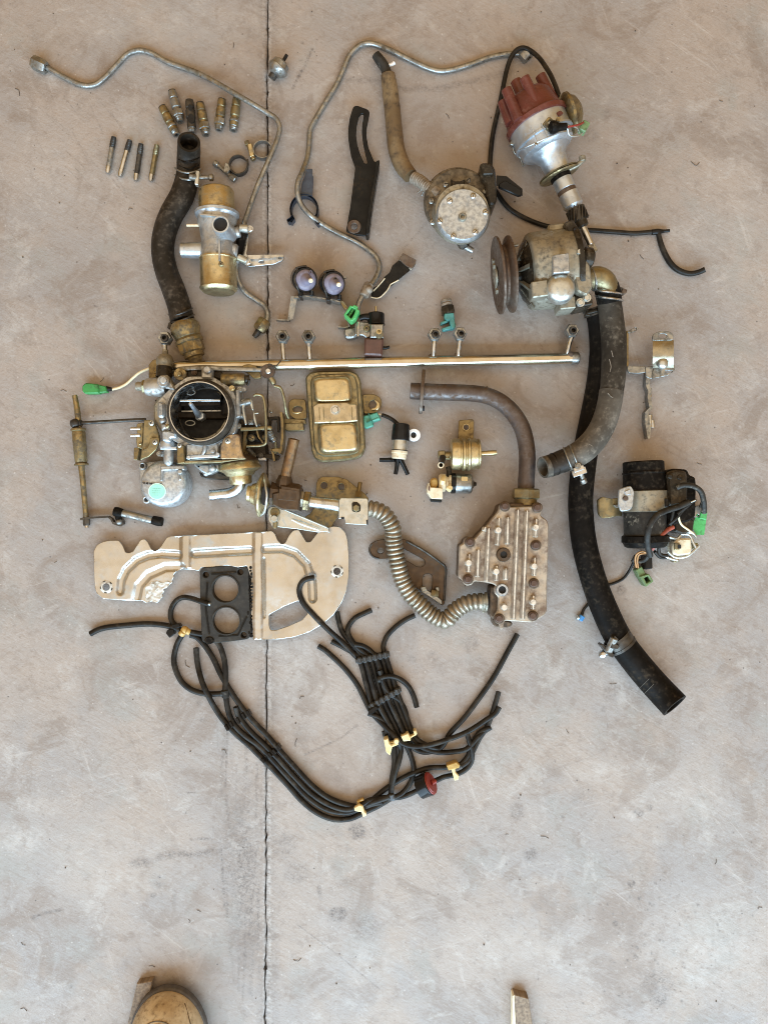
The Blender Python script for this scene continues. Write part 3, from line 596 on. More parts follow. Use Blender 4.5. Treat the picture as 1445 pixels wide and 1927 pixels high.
g = G(); g.plate(rnd(Z4.l([(862,1112),(890,1105),(893,1120),(878,1210),(835,1470),(800,1740),(785,1752),(770,1740),(790,1560),(838,1280),(858,1140)]),2), 34, 3, b=1); part('side_flange', g, M['paint'], t)
g = G(); g.plate(circ(666.5,426,13), 21.5, 18, holes=[circ(666.5,426,6)], b=1); part('bushing', g, M['rust'], t)
g = G(); g.plate(circ(666.5,426,8.5,n=16), 4, 2); 
# ------------------------------------------------------------------ muddy hose with pipe ends, and the fuel pump
t = thing('rubber_hose', 'mud-brown hose with black metal tip leading down to the round pump', 'hose', 745, 220)
part('tube', G().tube([(730,141,15),(734,170,15),(738,205,15),(742,247,15),(747,285,16),(758,313,20),(772,331,26)], [13.5,15,15.3,15.5,15.8,15.5,14], 24, 4, hollow=1, rin=.7), M['hose_brown'], t)
part('tip', G().tube([(707,103,15),(716,115,15),(725,129,15),(729,144,15)], [8.5,9.5,9.5,9], 18, 4, hollow=1, rin=.7), M['tape'], t)
g = G(); g.tube([(731,123,16),(738,121,16),(742,118,16)], [3,3,3.6], 8, 3); part('vent_pin', g, M['white'], t)
t = thing('fuel_pump', 'round dirty pump with silver disc cover, slotted screws and black lever', 'pump', 865, 390)
part('base_body', G().vlathe(862,378,0,56, [(0,0),(0,46),(.2,50),(.7,60),(.78,63.5),(.94,63.5),(1,61),(1,0)], 48), M['pumpbody'], t)
part('flange', G().vlathe(863,380,50,62, [(0,0),(0,63),(.7,63),(1,61.5),(1,0)], 48), M['pumpbody'], t)
part('housing', G().vlathe(869,396,58,80, [(0,0),(0,56),(.6,53),(.9,50),(1,49.5),(1,0)], 48), M['dirty_alu'], t)
g = G(); g.vlathe(871,403,76,88, [(0,0),(0,50),(.6,50),(1,46.5),(1,0)], 48); part('cover', g, M['alu_scuff'], t)
for x, y in Z5.l([(640,965),(718,1068),(652,1195),(515,1220),(430,1125),(492,995)]): screw(t, x, y, 88, 5.6, 'steel', False, rng.random()*3)
g = G(); g.vlathe(870.5,407,86,93, [(0,0),(0,8),(.7,8),(1,6.5),(1,4),(.4,3.5),(.4,0)], 20); part('centre_plug', g, M['dirty_alu'], t)
for x, y in Z5.l([(468,892),(606,866),(383,1130),(376,998),(718,938)]): screw(t, x, y, 62, 5.8, 'zinc', False, rng.random()*3)
g = G(); g.plate(rnd(Z5.l([(495,860),(520,875),(560,875),(588,860),(588,900),(560,915),(510,910)]),3), 74, 56, b=2); part('rib', g, M['oily'], t)
g = G(); g.plate(rnd(Z5.l([(680,770),(700,757),(755,762),(778,800),(785,870),(790,1000),(770,1025),(740,1020),(725,960),(720,880),(690,850)]),4), 82, 20, b=3); part('mounting_flange', g, M['oily'], t)
g = G(); g.plate(rnd(Z5.l([(690,762),(750,768),(770,830),(700,835)]),4), 90, 70, b=2); part('boss', g, M['oily'], t)
g = G(); g.loft([p+(26,) for p in Z5.l([(785,845),(850,850),(945,925),(948,968),(925,970),(785,900)])], [p+(46,) for p in Z5.l([(785,840),(850,845),(950,925),(950,970),(930,970),(785,905)])])
g.plate(rnd(Z5.l([(800,895),(840,870),(945,930),(948,965),(925,970),(800,915)]),2), 50, 44, b=1.5); part('lever', g, M['black'], t)
part('inlet', G().tube([(778,334,29),(790,341,36),(803,351,44),(818,363,52)], [11,11.5,11,12], 20, 1.2, hollow=1, rin=.6, mod=lambda s, L: 1+.05*np.sin(s*1.3)), M['clay'], t)
part('inlet_collar', G().cyl((814,359,50),(826,369,52), 14, b=2), M['clay'], t)
g = G(); g.tube([(786,363,36),(795,356,40),(799,359,46)], 1.7, 8, 2); g.tube([(793,368,36),(798,360,42),(802,361,47)], 1.7, 8, 2); part('spring_clip', g, M['zinc'], t)
part('outlet', G().lathe((868,452,44),(876,464,38), [(0,0),(0,12),(.8,12),(1,10),(1,0)], 6), M['oily'], t)
part('outlet_tip', G().tube([(870,461,40),(880,467,38),(889,472,36)], [6,6,5.5], 16, 3, hollow=2, rin=.6), M['zinc'], t)
# ------------------------------------------------------------------ vacuum line from the distributor round the pumps
t = thing('vacuum_hose', 'thin black hose arching from the distributor behind the air pump to a curled end', 'hose', 940, 190)
part('tube', G().tube([(1052,182,76),(1046,165,72),(1036,142,58),(1027,127,44),(1013,108,26),(997,95,21),(984,90,20),(972,94,19),(961,109,15),(953,132,12),(948,155,12),(942,186,10),(935,216,6),(928,247,5),(924,277,5),(922,318,5),(926,348,5),(937,366,5),(948,382,5),(961,395,5),(993,413,5),(1030,426,5),(1068,431,5),(1107,433,5),(1162,437,5),(1192,439,5),(1210,438,5),(1230,436,5)], 4.4, 12, 4), M['hose'], t)
part('tee', G().tube([(1226,437,6),(1238,436,6),(1248,435,6),(1259,434,6)], [5.2,5.6,3.2,3], 12, 3), M['black'], t)
part('curl', G().tube([(1238,437,7),(1240,448,5),(1247,470,5),(1260,494,5),(1272,506,5),(1284,512,5),(1299,515,6),(1314,512,9),(1326,507,14)], [4.2,4.8,5.2,5.4,5.4,5.2,5,5,5.2], 14, 3, hollow=2), M['hose'], t)
# ------------------------------------------------------------------ distributor
t = thing('distributor', 'silver distributor with red-brown cap of wire towers and dark helical gear', 'distributor', 1030, 270)
ax = np.array([.405, .914]); A0 = np.array([1009., 231.]); px_ = np.array([ax[1], -ax[0]])
def D(u, v=0.0, z=52): q = A0 + ax*u + px_*v; return (q[0], q[1], z)
part('cap', G().lathe(D(2), D(-54), [(0,0),(0,58),(.07,58),(.09,56),(.18,55),(.55,51),(.8,48),(.93,44),(.98,38),(1,0)], 44), M['bakelite'], t)
part('cap_rim', G().lathe(D(5), D(-6), [(0,0),(0,57),(.1,59),(.8,59.5),(1,57.5),(1,0)], 44), M['bakelite'], t)
part('cap_notch', G().plate(rnd([(1046,212),(1054,207),(1060,212),(1051,219)],1.5), 102, 88, b=1), M['bakelite'], t)
for v, zz, top in ((-43,60,-62),(-27,86,-80),(14,92,-86),(44,72,-78),(-4,34,-88),(-2,54,-60)):
    n = G(); n.tube([D(-18,v*1.02,zz*.98+4),D(-44,v,zz+1),D(top,v*.97,zz)], [11.5,10.5,10], 20, 5, hollow=2, rin=.66); part('tower', n, M['bakelite'], t)
part('housing', G().lathe(D(3), D(60), [(0,0),(0,55),(.5,54.5),(.52,57),(.58,57),(.6,52),(.88,50),(.97,44),(1,30),(1,0)], 44), M['alu_blue'], t)
part('neck', G().lathe(D(58), D(104), [(0,40),(.12,34),(.35,26),(1,23),(1,0)], 32), M['alu_blue'], t)
part('clamp_plate', G().lathe(D(103), D(110), [(0,0),(0,38),(.3,40),(.5,36),(.7,40),(1,38),(1,0)], 36, flat=.8), M['brass'], t)
g = G(); g.tube([D(104,20,62),D(103,40,64),D(99,55,66)], [5,5,4], 10, 4); g.cyl(D(102,50,66),D(92,53,66),6,b=1); part('clamp_arm', g, M['dirty_alu'], t)
part('shaft_sleeve', G().lathe(D(108), D(178), [(0,0),(0,18),(.04,19),(.1,15.5),(.14,18.5),(.42,18.5),(.45,16),(.53,16),(.55,18.5),(.9,18.5),(.96,15),(1,13),(1,0)], 28), M['alu_blue'], t)
part('seal', G().lathe(D(138), D(147), [(0,15),(0,17.6),(1,17.6),(1,15)], 28), M['rust'], t); part('seal', G().lathe(D(110), D(116), [(0,15),(0,19.3),(1,19.3),(1,15)], 28), M['rubber'], t)
g = G(); n0 = 14
for k in range(n0):       # helical teeth
    a = 2*math.pi*k/n0; u0 = np.array(W(*D(178))); f = F(52)*K
    d = (W(*D(200)) - W(*D(178))).normalized(); uu = d.cross(Vector((0,0,1))).normalized(); vv = d.cross(uu)
    ring = []
    for s in (0, .5, 1):
        c = W(*D(178 + 24*s)); tw = a + s*.75
        for da, rr in ((-.14, 13), (-.07, 18.5), (.07, 18.5), (.14, 13)): ring.append(tuple(c + (uu*math.cos(tw+da) + vv*math.sin(tw+da))*rr*f))
    b0 = len(g.v); g.v += ring
    for i in range(2):
        for j in range(3): g.face((b0+i*4+j, b0+i*4+j+1, b0+i*4+j+5, b0+i*4+j+4))
    g.face((b0, b0+1, b0+2, b0+3)); g.face((b0+8, b0+9, b0+10, b0+11))
g.cyl(D(177), D(203), 14.2, seg=20); part('gear', g, M['dark'], t)
part('gear_hub', G().lathe(D(202), D(216), [(0,0),(0,13),(.8,12),(1,8),(1,0)], 20), M['oily'], t)
part('shaft', G().cyl(D(214), D(252), 6.8, b=1), M['steel'], t); g = G(); g.plate(rnd([D(250,-5)[:2], D(250,8)[:2], D(266,9)[:2], D(268,0)[:2], D(258,-5)[:2]],1), 58, 47, b=1); part('drive_tang', g, M['dirty_alu'], t)
part('vacuum_can', G().lathe((1058,218,50),(1091,206,52), [(0,0),(0,14),(.18,34),(.3,38),(.45,38),(.5,34),(.8,28),(1,16),(1,0)], 36), M['brass'], t)
g = G(); g.tube([(1044,183,74),(1054,178,78),(1050,190,84),(1046,198,86)], 1.6, 8, 3); g.plate(rnd([(1046,188),(1054,190),(1062,201),(1054,206)],2), 80, 70, b=1); part('cap_clip', g, M['zinc'], t)
g = G(); g.tube([(963,270,40),(968,288,34),(978,296,30),(984,312,26),(990,300,34),(988,288,40)], 2, 8, 3); g.plate(rnd(rect(965,266,8,14,.4),2), 50, 40, b=1); part('cap_clip', g, M['zinc'], t)
g = G(); g.lathe((1032,240,114),(1066,238,110), [(0,0),(.02,6),(.12,11),(.3,12),(.45,9),(.55,7.5),(.98,6.5),(1,0)], 20); part('lead_boot', g, M['rubber'], t)
g = G(); g.plate(rnd(rect(1034,232,20,20,.7),4), 109, 92, holes=[circ(1036,230,5)], b=1); g.vcyl(1050,224,90,112,4); part('terminal_plate', g, M['brass'], t)
g = G(); g.tube([(1066,239,110),(1078,237,108),(1090,234,100),(1100,229,90)], 1.9, 8, 3); part('wire', g, M['red'], t); g = G(); g.tube([(1067,241,109),(1071,254,100),(1086,256,92),(1098,248,86),(1104,238,78)], 1.5, 8, 3); g.tube([(1066,236,110),(1084,240,104),(1090,250,92)], 1.2, 8, 3); part('wire', g, M['white_steel'], t)
g = G(); g.plate(rnd(rect(1100,236,14,20,.5),3), 94, 78, b=1.5); part('plug', g, M['olive'], t)
part('body_band', G().tube([D(34,v,52+math.sqrt(max(0,57.5**2-v*v))) for v in (-50,-36,-18,0,18,36,50)], 1.6, 8, 4), M['alu_blue'], t)
g = G(); g.tube([D(4,-12,108),D(34,-12,108.5)], 1.1, 6, 6); g.tube([D(4,8,108),D(34,8,108.5)], 1.1, 6, 6); part('casting_seam', g, M['alu_blue'], t)
screw(t, *D(36,-16)[:2], 108, 3.2, 'steel', False)
# ------------------------------------------------------------------ air pump
t = thing('air_pump', 'oily grey cast pump with a rusty double pulley and a round silver knob', 'pump', 1020, 510)
def Q(u, v=0.0, z=72): return (937+u*.993+v*.117, 519.5-u*.117+v*.993, z)
pl = part('pulley', G().lathe(Q(-2), Q(27), [(0,0),(0,20),(.03,22),(.05,56),(0,58),(0,70),(.05,71),(.13,71),(.30,57),(.36,55),(.5,55),(.58,58),(.72,69),(.80,70.5),(.9,70),(.97,64),(1,40),(1,0)], 56), M['rust'], t)
g = G(); g.lathe(Q(-7), Q(-4), [(0,0),(0,17),(1,19),(1,0)], 24); part('hub', g, M['dirty_alu'], pl)
for k in range(4):
    a = .6 + k*math.pi/2; g = G(); g.cyl(Q(-8,34*math.cos(a),72+34*math.sin(a)), Q(-4,34*math.cos(a),72+34*math.sin(a)), 5.5, seg=6); part('bolt', g, M['dirty_alu'], pl)
part('shaft', G().cyl(Q(28), Q(52), 17), M['oily'], t)
g = G(); g.tube([Q(22,-52,92),Q(44,-54,94)], 2.6, 8, 5); part('rod', g, M['zinc'], t)
part('front_cover', G().lathe(Q(40), Q(62), [(0,0),(0,34),(.3,52),(.8,63),(1,66),(1,0)], 44), M['oily'], t)
for k in range(8):
    a = k*math.pi/4+.2; g = G(); p = lambda u, r_, da=0: Q(u, r_*math.cos(a+da), 72+r_*math.sin(a+da))
    g.loft([p(38,30,-.09),p(38,30,.09),p(60,68,.05),p(60,68,-.05)], [p(60,30,-.09),p(60,30,.09),p(61,70,.05),p(61,70,-.05)]); part('rib', g, M['dirty_alu'], t)
part('housing', G().lathe(Q(54), Q(138), [(0,0),(0,62),(.04,68),(.10,70.5),(.5,72),(.52,73),(.56,73),(.58,72),(.9,73),(1,73),(1,0)], 52), M['dirty_alu'], t)
part('end_plate', G().lathe(Q(134), Q(160), [(0,0),(0,76),(.1,78),(.35,78),(.4,70),(.5,66),(.8,58),(1,50),(1,0)], 48), M['oily'], t)
g = G(); g.plate(rnd([(1031,422),(1068,417),(1074,428),(1074,448),(1033,452)],4), 106, 70, b=3); part('lug', g, M['dirty_alu'], t)
g = G(); g.plate(rnd([(1061,418),(1078,412),(1096,440),(1100,470),(1092,500),(1076,480),(1072,450)],4), 122, 70, b=3); part('bracket_web', g, M['oily'], t)
g = G(); g.plate(rnd([(1040,480),(1070,475),(1072,512),(1041,514)],2), 151, 120, b=1.5); part('boss', g, M['alu'], t)
g = G(); g.plate(rnd([(999,530),(1030,525),(1032,556),(1002,560)],3), 138, 110, b=2); g.plate(rnd([(1052,560),(1082,556),(1084,579),(1054,582)],3), 116, 70, b=2); part('boss', g, M['dirty_alu'], t)
g = G(); g.vlathe(1058,538,118,150, [(0,0),(0,25),(.2,28),(.55,27.5),(.75,25),(.88,20),(.96,12),(1,5),(1,0)], 44); part('knob', g, M['white_steel'], t)
g = G(); g.plate(rnd([(1078,470),(1092,462),(1110,500),(1115,540),(1104,556),(1086,548),(1080,520)],4), 132, 90, b=3); part('rear_bracket', g, M['dirty_alu'], t)
g = G(); g.cyl((1093,484,118),(1112,487,114),20,b=3); part('side_port', g, M['oily'], t)
for x, y in ((1091,473),(1092,569),(1104,560)): bolt(t, x, y, 138 if y < 500 else 118, 6, 'white_steel', 1.2)
g = G(); g.plate(rnd([(1080,556),(1112,552),(1116,572),(1086,578)],3), 112, 60, b=2); part('lug', g, M['oily'], t)
part('elbow', G().tube([(1104,530,92),(1114,523,94),(1126,523,94),(1137,530,92),(1143,542,88),(1146,556,84)], [19,20,21,21,20,19], 26, 3), M['gold_dull'], t)
part('elbow_ring', G().lathe((1112,526,93),(1116,525,93), [(0,19),(.2,22.5),(.8,22.5),(1,19)], 28), M['zinc'], t)
# ------------------------------------------------------------------ big hoses on the right
t = thing('rubber_hose', 'long plain black rubber hose running down the right side, its open end at lower right', 'hose', 1110, 950)
part('tube', G().tube([(1121,584,32),(1128,610,26),(1132,650,23),(1130,690,23),(1123,740,23),(1113,790,23),(1103,840,23),(1096,890,24),(1092,940,24),(1094,985,24),(1100,1029,25),(1118,1096,25),(1141,1156,25),(1165,1204,26),(1195,1245,26),(1227,1283,27),(1250,1308,32),(1269,1328,44)], [20,22,23,23,23,23,23,23,23,23.2,23.5,24,25,25.5,26,26.5,27,27.5], 30, 5, hollow=2, rin=.72), M['rubber'], t)
g = G()
for c, r0 in (((1222,1276), 27.3), ((1231,1286), 27.6)):
    d_ = np.array([.70,.71]); n_ = np.array([-d_[1], d_[0]])
    g.tube([(c[0]+n_[0]*r0*math.cos(a), c[1]+n_[1]*r0*math.cos(a), 28+r0*math.sin(a)) for a in np.linspace(.2, 1.5, 9)], .45, 6, 3)
part('scuff_line', g, M['rubber_pale'], t)
cl = thing('hose_clamp', 'dark clamp with thumb bolt near the lower end of the long black hose', 'clamp', 1165, 1213, 'clamps on the hoses')
dirn = np.array([.60,.80])
for s, w_ in ((-9, 1.6), (9, 1.6)):
    c = np.array([1164,1206]) + dirn*s
    part('band', G().lathe((c[0],c[1],26),(c[0]+dirn[0]*5,c[1]+dirn[1]*5,26), [(0,25.5),(0,28),(1,28),(1,25.5)], 32), M['dark'], cl)
part('band', G().lathe((1160,1200,26),(1169,1213,26), [(0,25.5),(0,27.3),(1,27.3),(1,25.5)], 32), M['dark'], cl)
g = G(); g.cyl((1156,1200,52),(1144,1226,44),7.5,b=1.5); part('barrel', g, M['zinc'], cl)
g = G(); g.plate(rnd([(1128,1213),(1133,1211),(1156,1232),(1153,1238),(1146,1236)],2), 44, 26, b=1); g.plate(rnd([(1156,1196),(1164,1203),(1158,1212),(1166,1216),(1162,1222),(1148,1220)],2), 56, 52, b=.8); part('lug', g, M['dark'], cl)
g = G(); g.cyl((1150,1224,36),(1136,1231,34),4); g.lathe((1138,1228,35),(1127,1236,33), [(0,0),(0,6),(.4,8),(.7,7),(1,3),(1,0)], 16); part('bolt', g, M['steel'], cl)
t = thing('rubber_hose', 'fat dusty grey-brown hose from the air pump elbow, bending left at its lower end', 'hose', 1150, 700)
part('upper_length', G().tube([(1142,543,84),(1145,563,78),(1150,600,70),(1154,640,68),(1155,680,68),(1153,712,69),(1150,738,70)], [22,22,22.5,23,23.2,22.8,22], 30, 4), M['rubber_dusty'], t)
part('lower_length', G().tube([(1150,736,70),(1147,756,71),(1140,784,72),(1130,808,73),(1117,828,73),(1098,847,73),(1077,860,72),(1055,869,72),(1036,876,75),(1021,880,80)], [22.6,22.6,23,23.2,23.5,23.8,23,21.5,21,20.5], 30, 4, hollow=2, rin=.8), M['rubber_pale'], t)
part('dark_neck', G().tube([(1140,538,86),(1144,554,81),(1146,568,77)], [23,23.4,23], 30, 3), M['rubber'], t)
g = G()
for p in ([(1143,740,93),(1152,748,92),(1162,746,88)], [(1160,738,86),(1168,730,82)], [(1146,676,92),(1149,690,92),(1147,700,92)], [(1108,836,95),(1115,840,95)], [(1150,660,92),(1153,672,92)]): g.tube(p, .7, 6, 3)
part('scratch', g, M['clay'], t)
part('end_ridge', G().lathe((1044,873,74),(1041,874,74.5), [(0,20),(.2,21.8),(.8,21.8),(1,20)], 28), M['rubber'], t)
part('end_sleeve', G().lathe((1063,866,72),(1032,877.5,76.5), [(0,20.5),(0,22),(.3,21.8),(.35,21.2),(1,21.1),(1,20.4)], 28), M['rubber_old'], t)
cl = thing('hose_clamp', 'pair of bright wire rings clamping the fat hose onto the pump elbow', 'clamp', 1142, 556, 'clamps on the hoses')
for k in (0, 1):
    yy = 549 + k*12
    part('wire', G().tube([(1143+25.5*math.cos(a)+k*2.5, yy - (a-1.57)*3.0, 82-k*3+25.5*math.sin(a)) for a in np.linspace(-.3, math.pi+.3, 14)], 2.1, 8, 3), M['steel'], cl)
g = G(); g.plate(rnd(rect(1167,548,8,16,.3),2), 88, 74, b=1); part('lug', g, M['dark'], cl); g = G(); g.cyl((1166,546,82),(1178,549,82),4,b=1); g.vcyl(1173,548,76,88,5.5,b=1); part('bolt', g, M['rust'], cl)
cl = thing('hose_clamp', 'dark clamp half hidden where the long hose meets the pump', 'clamp', 1112, 586, 'clamps on the hoses')
g = G(); g.lathe((1118,578,34),(1122,592,32), [(0,20),(0,23),(.3,23),(.35,21.5),(.65,21.5),(.7,23),(1,23),(1,20)], 30); part('band', g, M['dark'], cl); g = G(); g.cyl((1124,584,56),(1104,589,50),4.5,b=1); g.plate(rnd(rect(1107,588,10,12,.2),2), 54, 42, b=1); part('bolt', g, M['oily'], cl)
cl = thing('hose_clamp', 'wire clamp with a square plate and bolt on the bent end of the fat hose', 'clamp', 1080, 868, 'clamps on the hoses')
d2 = np.array([-.93,.37])
for s in (-7, 6):
    c = np.array([1074,862]) + d2*s; n2 = np.array([-d2[1], d2[0]])
    part('wire', G().tube([(c[0]+n2[0]*23.5*math.cos(a), c[1]+n2[1]*23.5*math.cos(a), 72+23.5*math.sin(a)) for a in np.linspace(-.4, math.pi+.4, 16)], 1.7, 8, 3), M['zinc'], cl)
g = G(); g.plate(rnd(rect(1090,888,27,13,-.35),1.5), 84, 80, b=.8); g.plate(rnd(rect(1089,882,20,9,-.35),1.5), 92, 84, b=1); part('square_plate', g, M['steel'], cl)
g = G(); g.cyl((1092,890,76),(1098,905,70),4.2); g.cyl((1096,901,72),(1099,909,69),6.2,b=1); part('bolt', g, M['zinc'], cl); bolt(cl, 1087, 877, 92, 4.5, 'zinc', 1.0)
# ------------------------------------------------------------------ bent bracket on the far right
t = thing('bent_bracket', 'bent zinc bracket with a curved gold-tinted plate and a wavy edge-on arm', 'bracket', 1215, 710)
g = G(); g.plate(rnd(Z7.l([(545,150),(575,128),(620,120),(668,125),(692,145),(692,185),(545,190)]),4), 38, 35, holes=[circ(*Z7(617,156),8,4.5)], b=.8); part('top_ear', g, M['zinc'], t)
g = G(); rows = []
for i in range(13):
    u = i/12; y = 640 + u*52; z = 36 + 9*math.sin(u*math.pi*.9) - 14*u*u
    b0 = len(g.v)
    for x in (1227.5, 1237, 1247, 1257, 1267): g.v.append(tuple(W(x, y, z)))
    for x in (1267, 1257, 1247, 1237, 1227.5): g.v.append(tuple(W(x, y, z-3.5)))
    rows.append(list(range(b0, b0+10)))
g.ring_strip(rows); g.face(rows[0]); g.face(rows[-1]); part('curved_plate', g, mat('tinted_zinc', (.40,.36,.26), (.30,.28,.22), .9, .32, 14, (.14,.11,.07), .3), t, sharp=30)
g = G(); g.plate(rnd(Z7.l([(548,400),(560,370),(700,355),(703,395),(660,430),(545,455),(540,430)]),3), 24, 20, holes=[rnd(Z7.l([(632,396),(685,398),(680,412),(640,412)]),1)], b=.8); part('lower_ear', g, M['zinc'], t)
g = G(); g.ball(*Z7(615,348), 34, 11, .7, 20, 6); part('dimple', g, M['white_steel'], t)
g = G(); g.plate(rnd(Z7.l([(370,365),(500,368),(500,412),(440,418),(385,415),(368,395)]),2.5), 20, 16, b=.8); g.plate(rnd(Z7.l([(495,372),(550,366),(566,400),(560,445),(530,455),(500,440)]),2), 22, 18, b=.8); part('cross_tab', g, M['zinc'], t)
g = G(); g.ribbon(Z7.l([(372,120),(372,250),(372,380)]), 3.2, 2, 14); part('upright', g, M['gold_bracket'], t)
g = G(); g.plate(rnd(Z7.l([(368,125),(420,98),(448,95),(450,108),(425,125),(380,138)]),3), 16, 13, holes=[circ(*Z7(425,108),2.6)], b=.6); part('small_tab', g, M['zinc'], t)
g = G(); g.ribbon(Z7.l([(548,400),(520,420),(512,500),(528,540),(522,580),(532,640),(535,660),(506,690),(510,760),(518,800),(520,872)]), [6,8,7,6,6,6,6,6,9,9,4], 2, 20); part('wavy_arm', g, M['zinc'], t)
g = G(); g.cyl(Z7(524,700,12), Z7(524,800,10), 6, b=2); g.cyl(Z7(540,740,12), Z7(545,800,10), 5, b=1); g.cyl(Z7(521,520,13), Z7(524,590,13), 4.5, b=1); part('weld_nut', g, M['steel'], t)
# ------------------------------------------------------------------ ignition coil with igniter
t = thing('ignition_coil', 'black cylindrical coil in a strap bracket with module, tangled wires and green plugs', 'ignition coil', 1225, 970)
z = 40
part('cap', G().lathe(Z7(480,1032,z), Z7(488,1232,z), [(0,0),(0,35),(.04,37.5),(.35,37.5),(.37,39),(.42,39),(.44,37.8),(1,38.8),(1,0)], 40), M['rubber'], t)
part('can', G().lathe(Z7(488,1228,z), Z7(495,1560,z), [(0,0),(0,38),(.3,39),(1,39),(1,0)], 40), M['tape'], t)
part('end_flange', G().lathe(Z7(494,1545,z), Z7(497,1632,z), [(0,0),(0,40),(.08,43),(.55,43.5),(.6,41),(.9,38),(1,34),(1,0)], 40), M['rubber'], t)
part('strap', G().lathe(Z7(489,1237,z), Z7(493,1382,z), [(0,39),(.02,41.5),(.98,41.5),(1,39)], 40), M['dirty_alu'], t)
g = G(); g.plate(rnd(Z7.l([(160,1300),(190,1278),(250,1292),(310,1285),(335,1290),(335,1415),(300,1412),(240,1425),(185,1428),(165,1400)]),3), 30, 26, b=.8, zf=lambda x, y: 8*math.sin((x-1123)/46*3.0), grid=5); part('mounting_bracket', g, M['gold_dull'], t)
g = G(); g.plate(rnd(Z7.l([(275,1338),(290,1330),(325,1332),(325,1350),(295,1355)]),1.5), 44, 36, b=1); part('tongue', g, M['zinc'], t)
g = G(); g.plate(rnd(Z7.l([(312,1225),(395,1200),(418,1240),(410,1345),(390,1372),(325,1382),(308,1330)]),4), 84, 79, b=1.2); g.plate(rnd(Z7.l([(350,1240),(392,1225),(398,1262),(360,1270)]),2), 87, 83, b=1); part('square_nut', g, M['alu_scuff'], t)
g = G(); g.vcyl(*Z7(360,1290), 80, 88, 5, b=1); part('bolt', g, M['rust'], t)
g = G(); g.plate(rnd(Z7.l([(632,1290),(655,1290),(660,1350),(635,1350)]),2), 74, 60, b=1); part('slot', g, M['void'], t)
g = G(); g.plate(rnd(Z7.l([(632,1105),(690,1080),(790,1088),(805,1130),(845,1140),(852,1200),(845,1420),(800,1450),(660,1480),(648,1400),(655,1240)]),5), 58, 4, b=3); part('igniter_module', g, M['rubber'], t)
g = G(); g.plate(rnd(Z7.l([(645,1110),(695,1092),(785,1098),(795,1200),(790,1330),(660,1345),(655,1200)]),6), 68, 56, b=4); part('module_lid', g, M['oily'], t)
screw(t, *Z7(672,1135), 68, 5, 'oily', False); screw(t, *Z7(738,1142), 68, 5, 'oily', False)
g = G(); g.plate(rnd(Z7.l([(700,1440),(790,1420),(840,1440),(830,1520),(760,1540),(700,1520)]),4), 50, 6, b=3); part('module_foot', g, M['oily'], t)
g = G(); g.plate(rnd(Z7.l([(705,1590),(730,1570),(815,1568),(822,1640),(812,1680),(720,1690),(690,1680),(688,1620)]),4), 44, 16, b=3); part('plug', g, M['ivory'], t)
g = G(); g.plate(rnd(Z7.l([(700,1600),(735,1600),(735,1650),(700,1650)]),2), 48, 42, b=1); part('plug_latch', g, M['gold_dull'], t); g = G(); g.plate(Z7.l([(722,1612),(745,1612),(745,1640),(722,1640)]), 49, 44); part('plug_hole', g, M['void'], t)
g = G()
for p in ([(660,1560),(720,1570),(760,1530),(830,1535),(850,1560)], [(740,1540),(800,1545),(830,1600),(850,1640)], [(650,1660),(700,1700),(780,1695),(850,1640),(870,1620)], [(620,1690),(690,1715),(720,1720)]): g.tube([q+(38,) for q in Z7.l(p)], 2.6, 8, 3)
part('bare_terminal', g, M['white_steel'], t)
g = G(); g.plate(rnd(Z7.l([(690,1690),(730,1690),(735,1730),(700,1740),(685,1715)]),2), 30, 12, b=1.5); g.plate(rnd(Z7.l([(830,1600),(860,1600),(875,1625),(850,1650),(828,1640)]),2), 34, 18, b=1.5); part('terminal', g, M['gold_dull'], t)
def wires(lst, m, r, nm='wire'):
    for p in lst: part(nm, G().tube(Z7.l(p), r, 10, 3), m, t)
wires([[(715,1215,76),(760,1198,80),(830,1205,78),(880,1240,74),(902,1310,68),(905,1390,58)]], M['tape'], 5.2, 'cable')
wires([[(800,1315,72),(720,1350,78),(640,1375,84),(580,1405,90),(535,1460,92),(512,1540,88),(512,1620,76),(530,1690,60)]], M['tape'], 5.8, 'cable')
wires([[(688,1490,56),(650,1510,62),(600,1555,72),(565,1605,68),(540,1645,60)]], M['wire_red'], 4.2)
wires([[(735,1380,66),(728,1420,62),(745,1470,56),(790,1505,52),(830,1535,48)]], M['wire_cream'], 2.0)
wires([[(890,1240,72),(895,1300,66),(880,1350,58)], [(810,1325,72),(760,1370,70),(700,1440,66),(660,1470,60)], [(845,1300,66),(780,1345,72),(720,1400,68)], [(690,1380,68),(680,1430,64),(670,1480,58)]], M['hose'], 3.0)
wires([[(790,1325,75),(845,1302,74)]], M['white_steel'], 1.6)
wires([[(505,1668,46),(470,1660,48),(435,1680,44),(425,1720,34),(432,1770,24)], [(500,1672,42),(455,1680,42),(440,1720,30),(445,1775,22)]], M['wire_orange'], 1.6)
wires([[(560,1620,46),(530,1640,48),(515,1690,42),(490,1720,34),(450,1730,26)], [(430,1690,30),(408,1730,24)]], M['tape'], 4)
wires([[(620,1600,58),(590,1640,52),(600,1680,44),(650,1690,40)], [(560,1660,48),(600,1700,40),(660,1700,34)]], M['hose'], 3.4)
g = G(); g.plate(rnd(Z7.l([(490,1690),(545,1690),(548,1780),(495,1788)]),2.5), 26, 4, b=2); part('sleeve', g, M['black'], t)
g = G(); g.loft([p+(8,) for p in Z7.l([(822,1485),(850,1540),(905,1545),(925,1385),(890,1380),(858,1390)])], [p+(34,) for p in Z7.l([(820,1490),(850,1545),(905,1545),(928,1385),(885,1372),(855,1395)])]); g.plate(rnd(Z7.l([(885,1375),(930,1378),(920,1440),(872,1430)]),1.5), 40, 30, b=1.5); part('green_plug', g, M['greenb'], t)
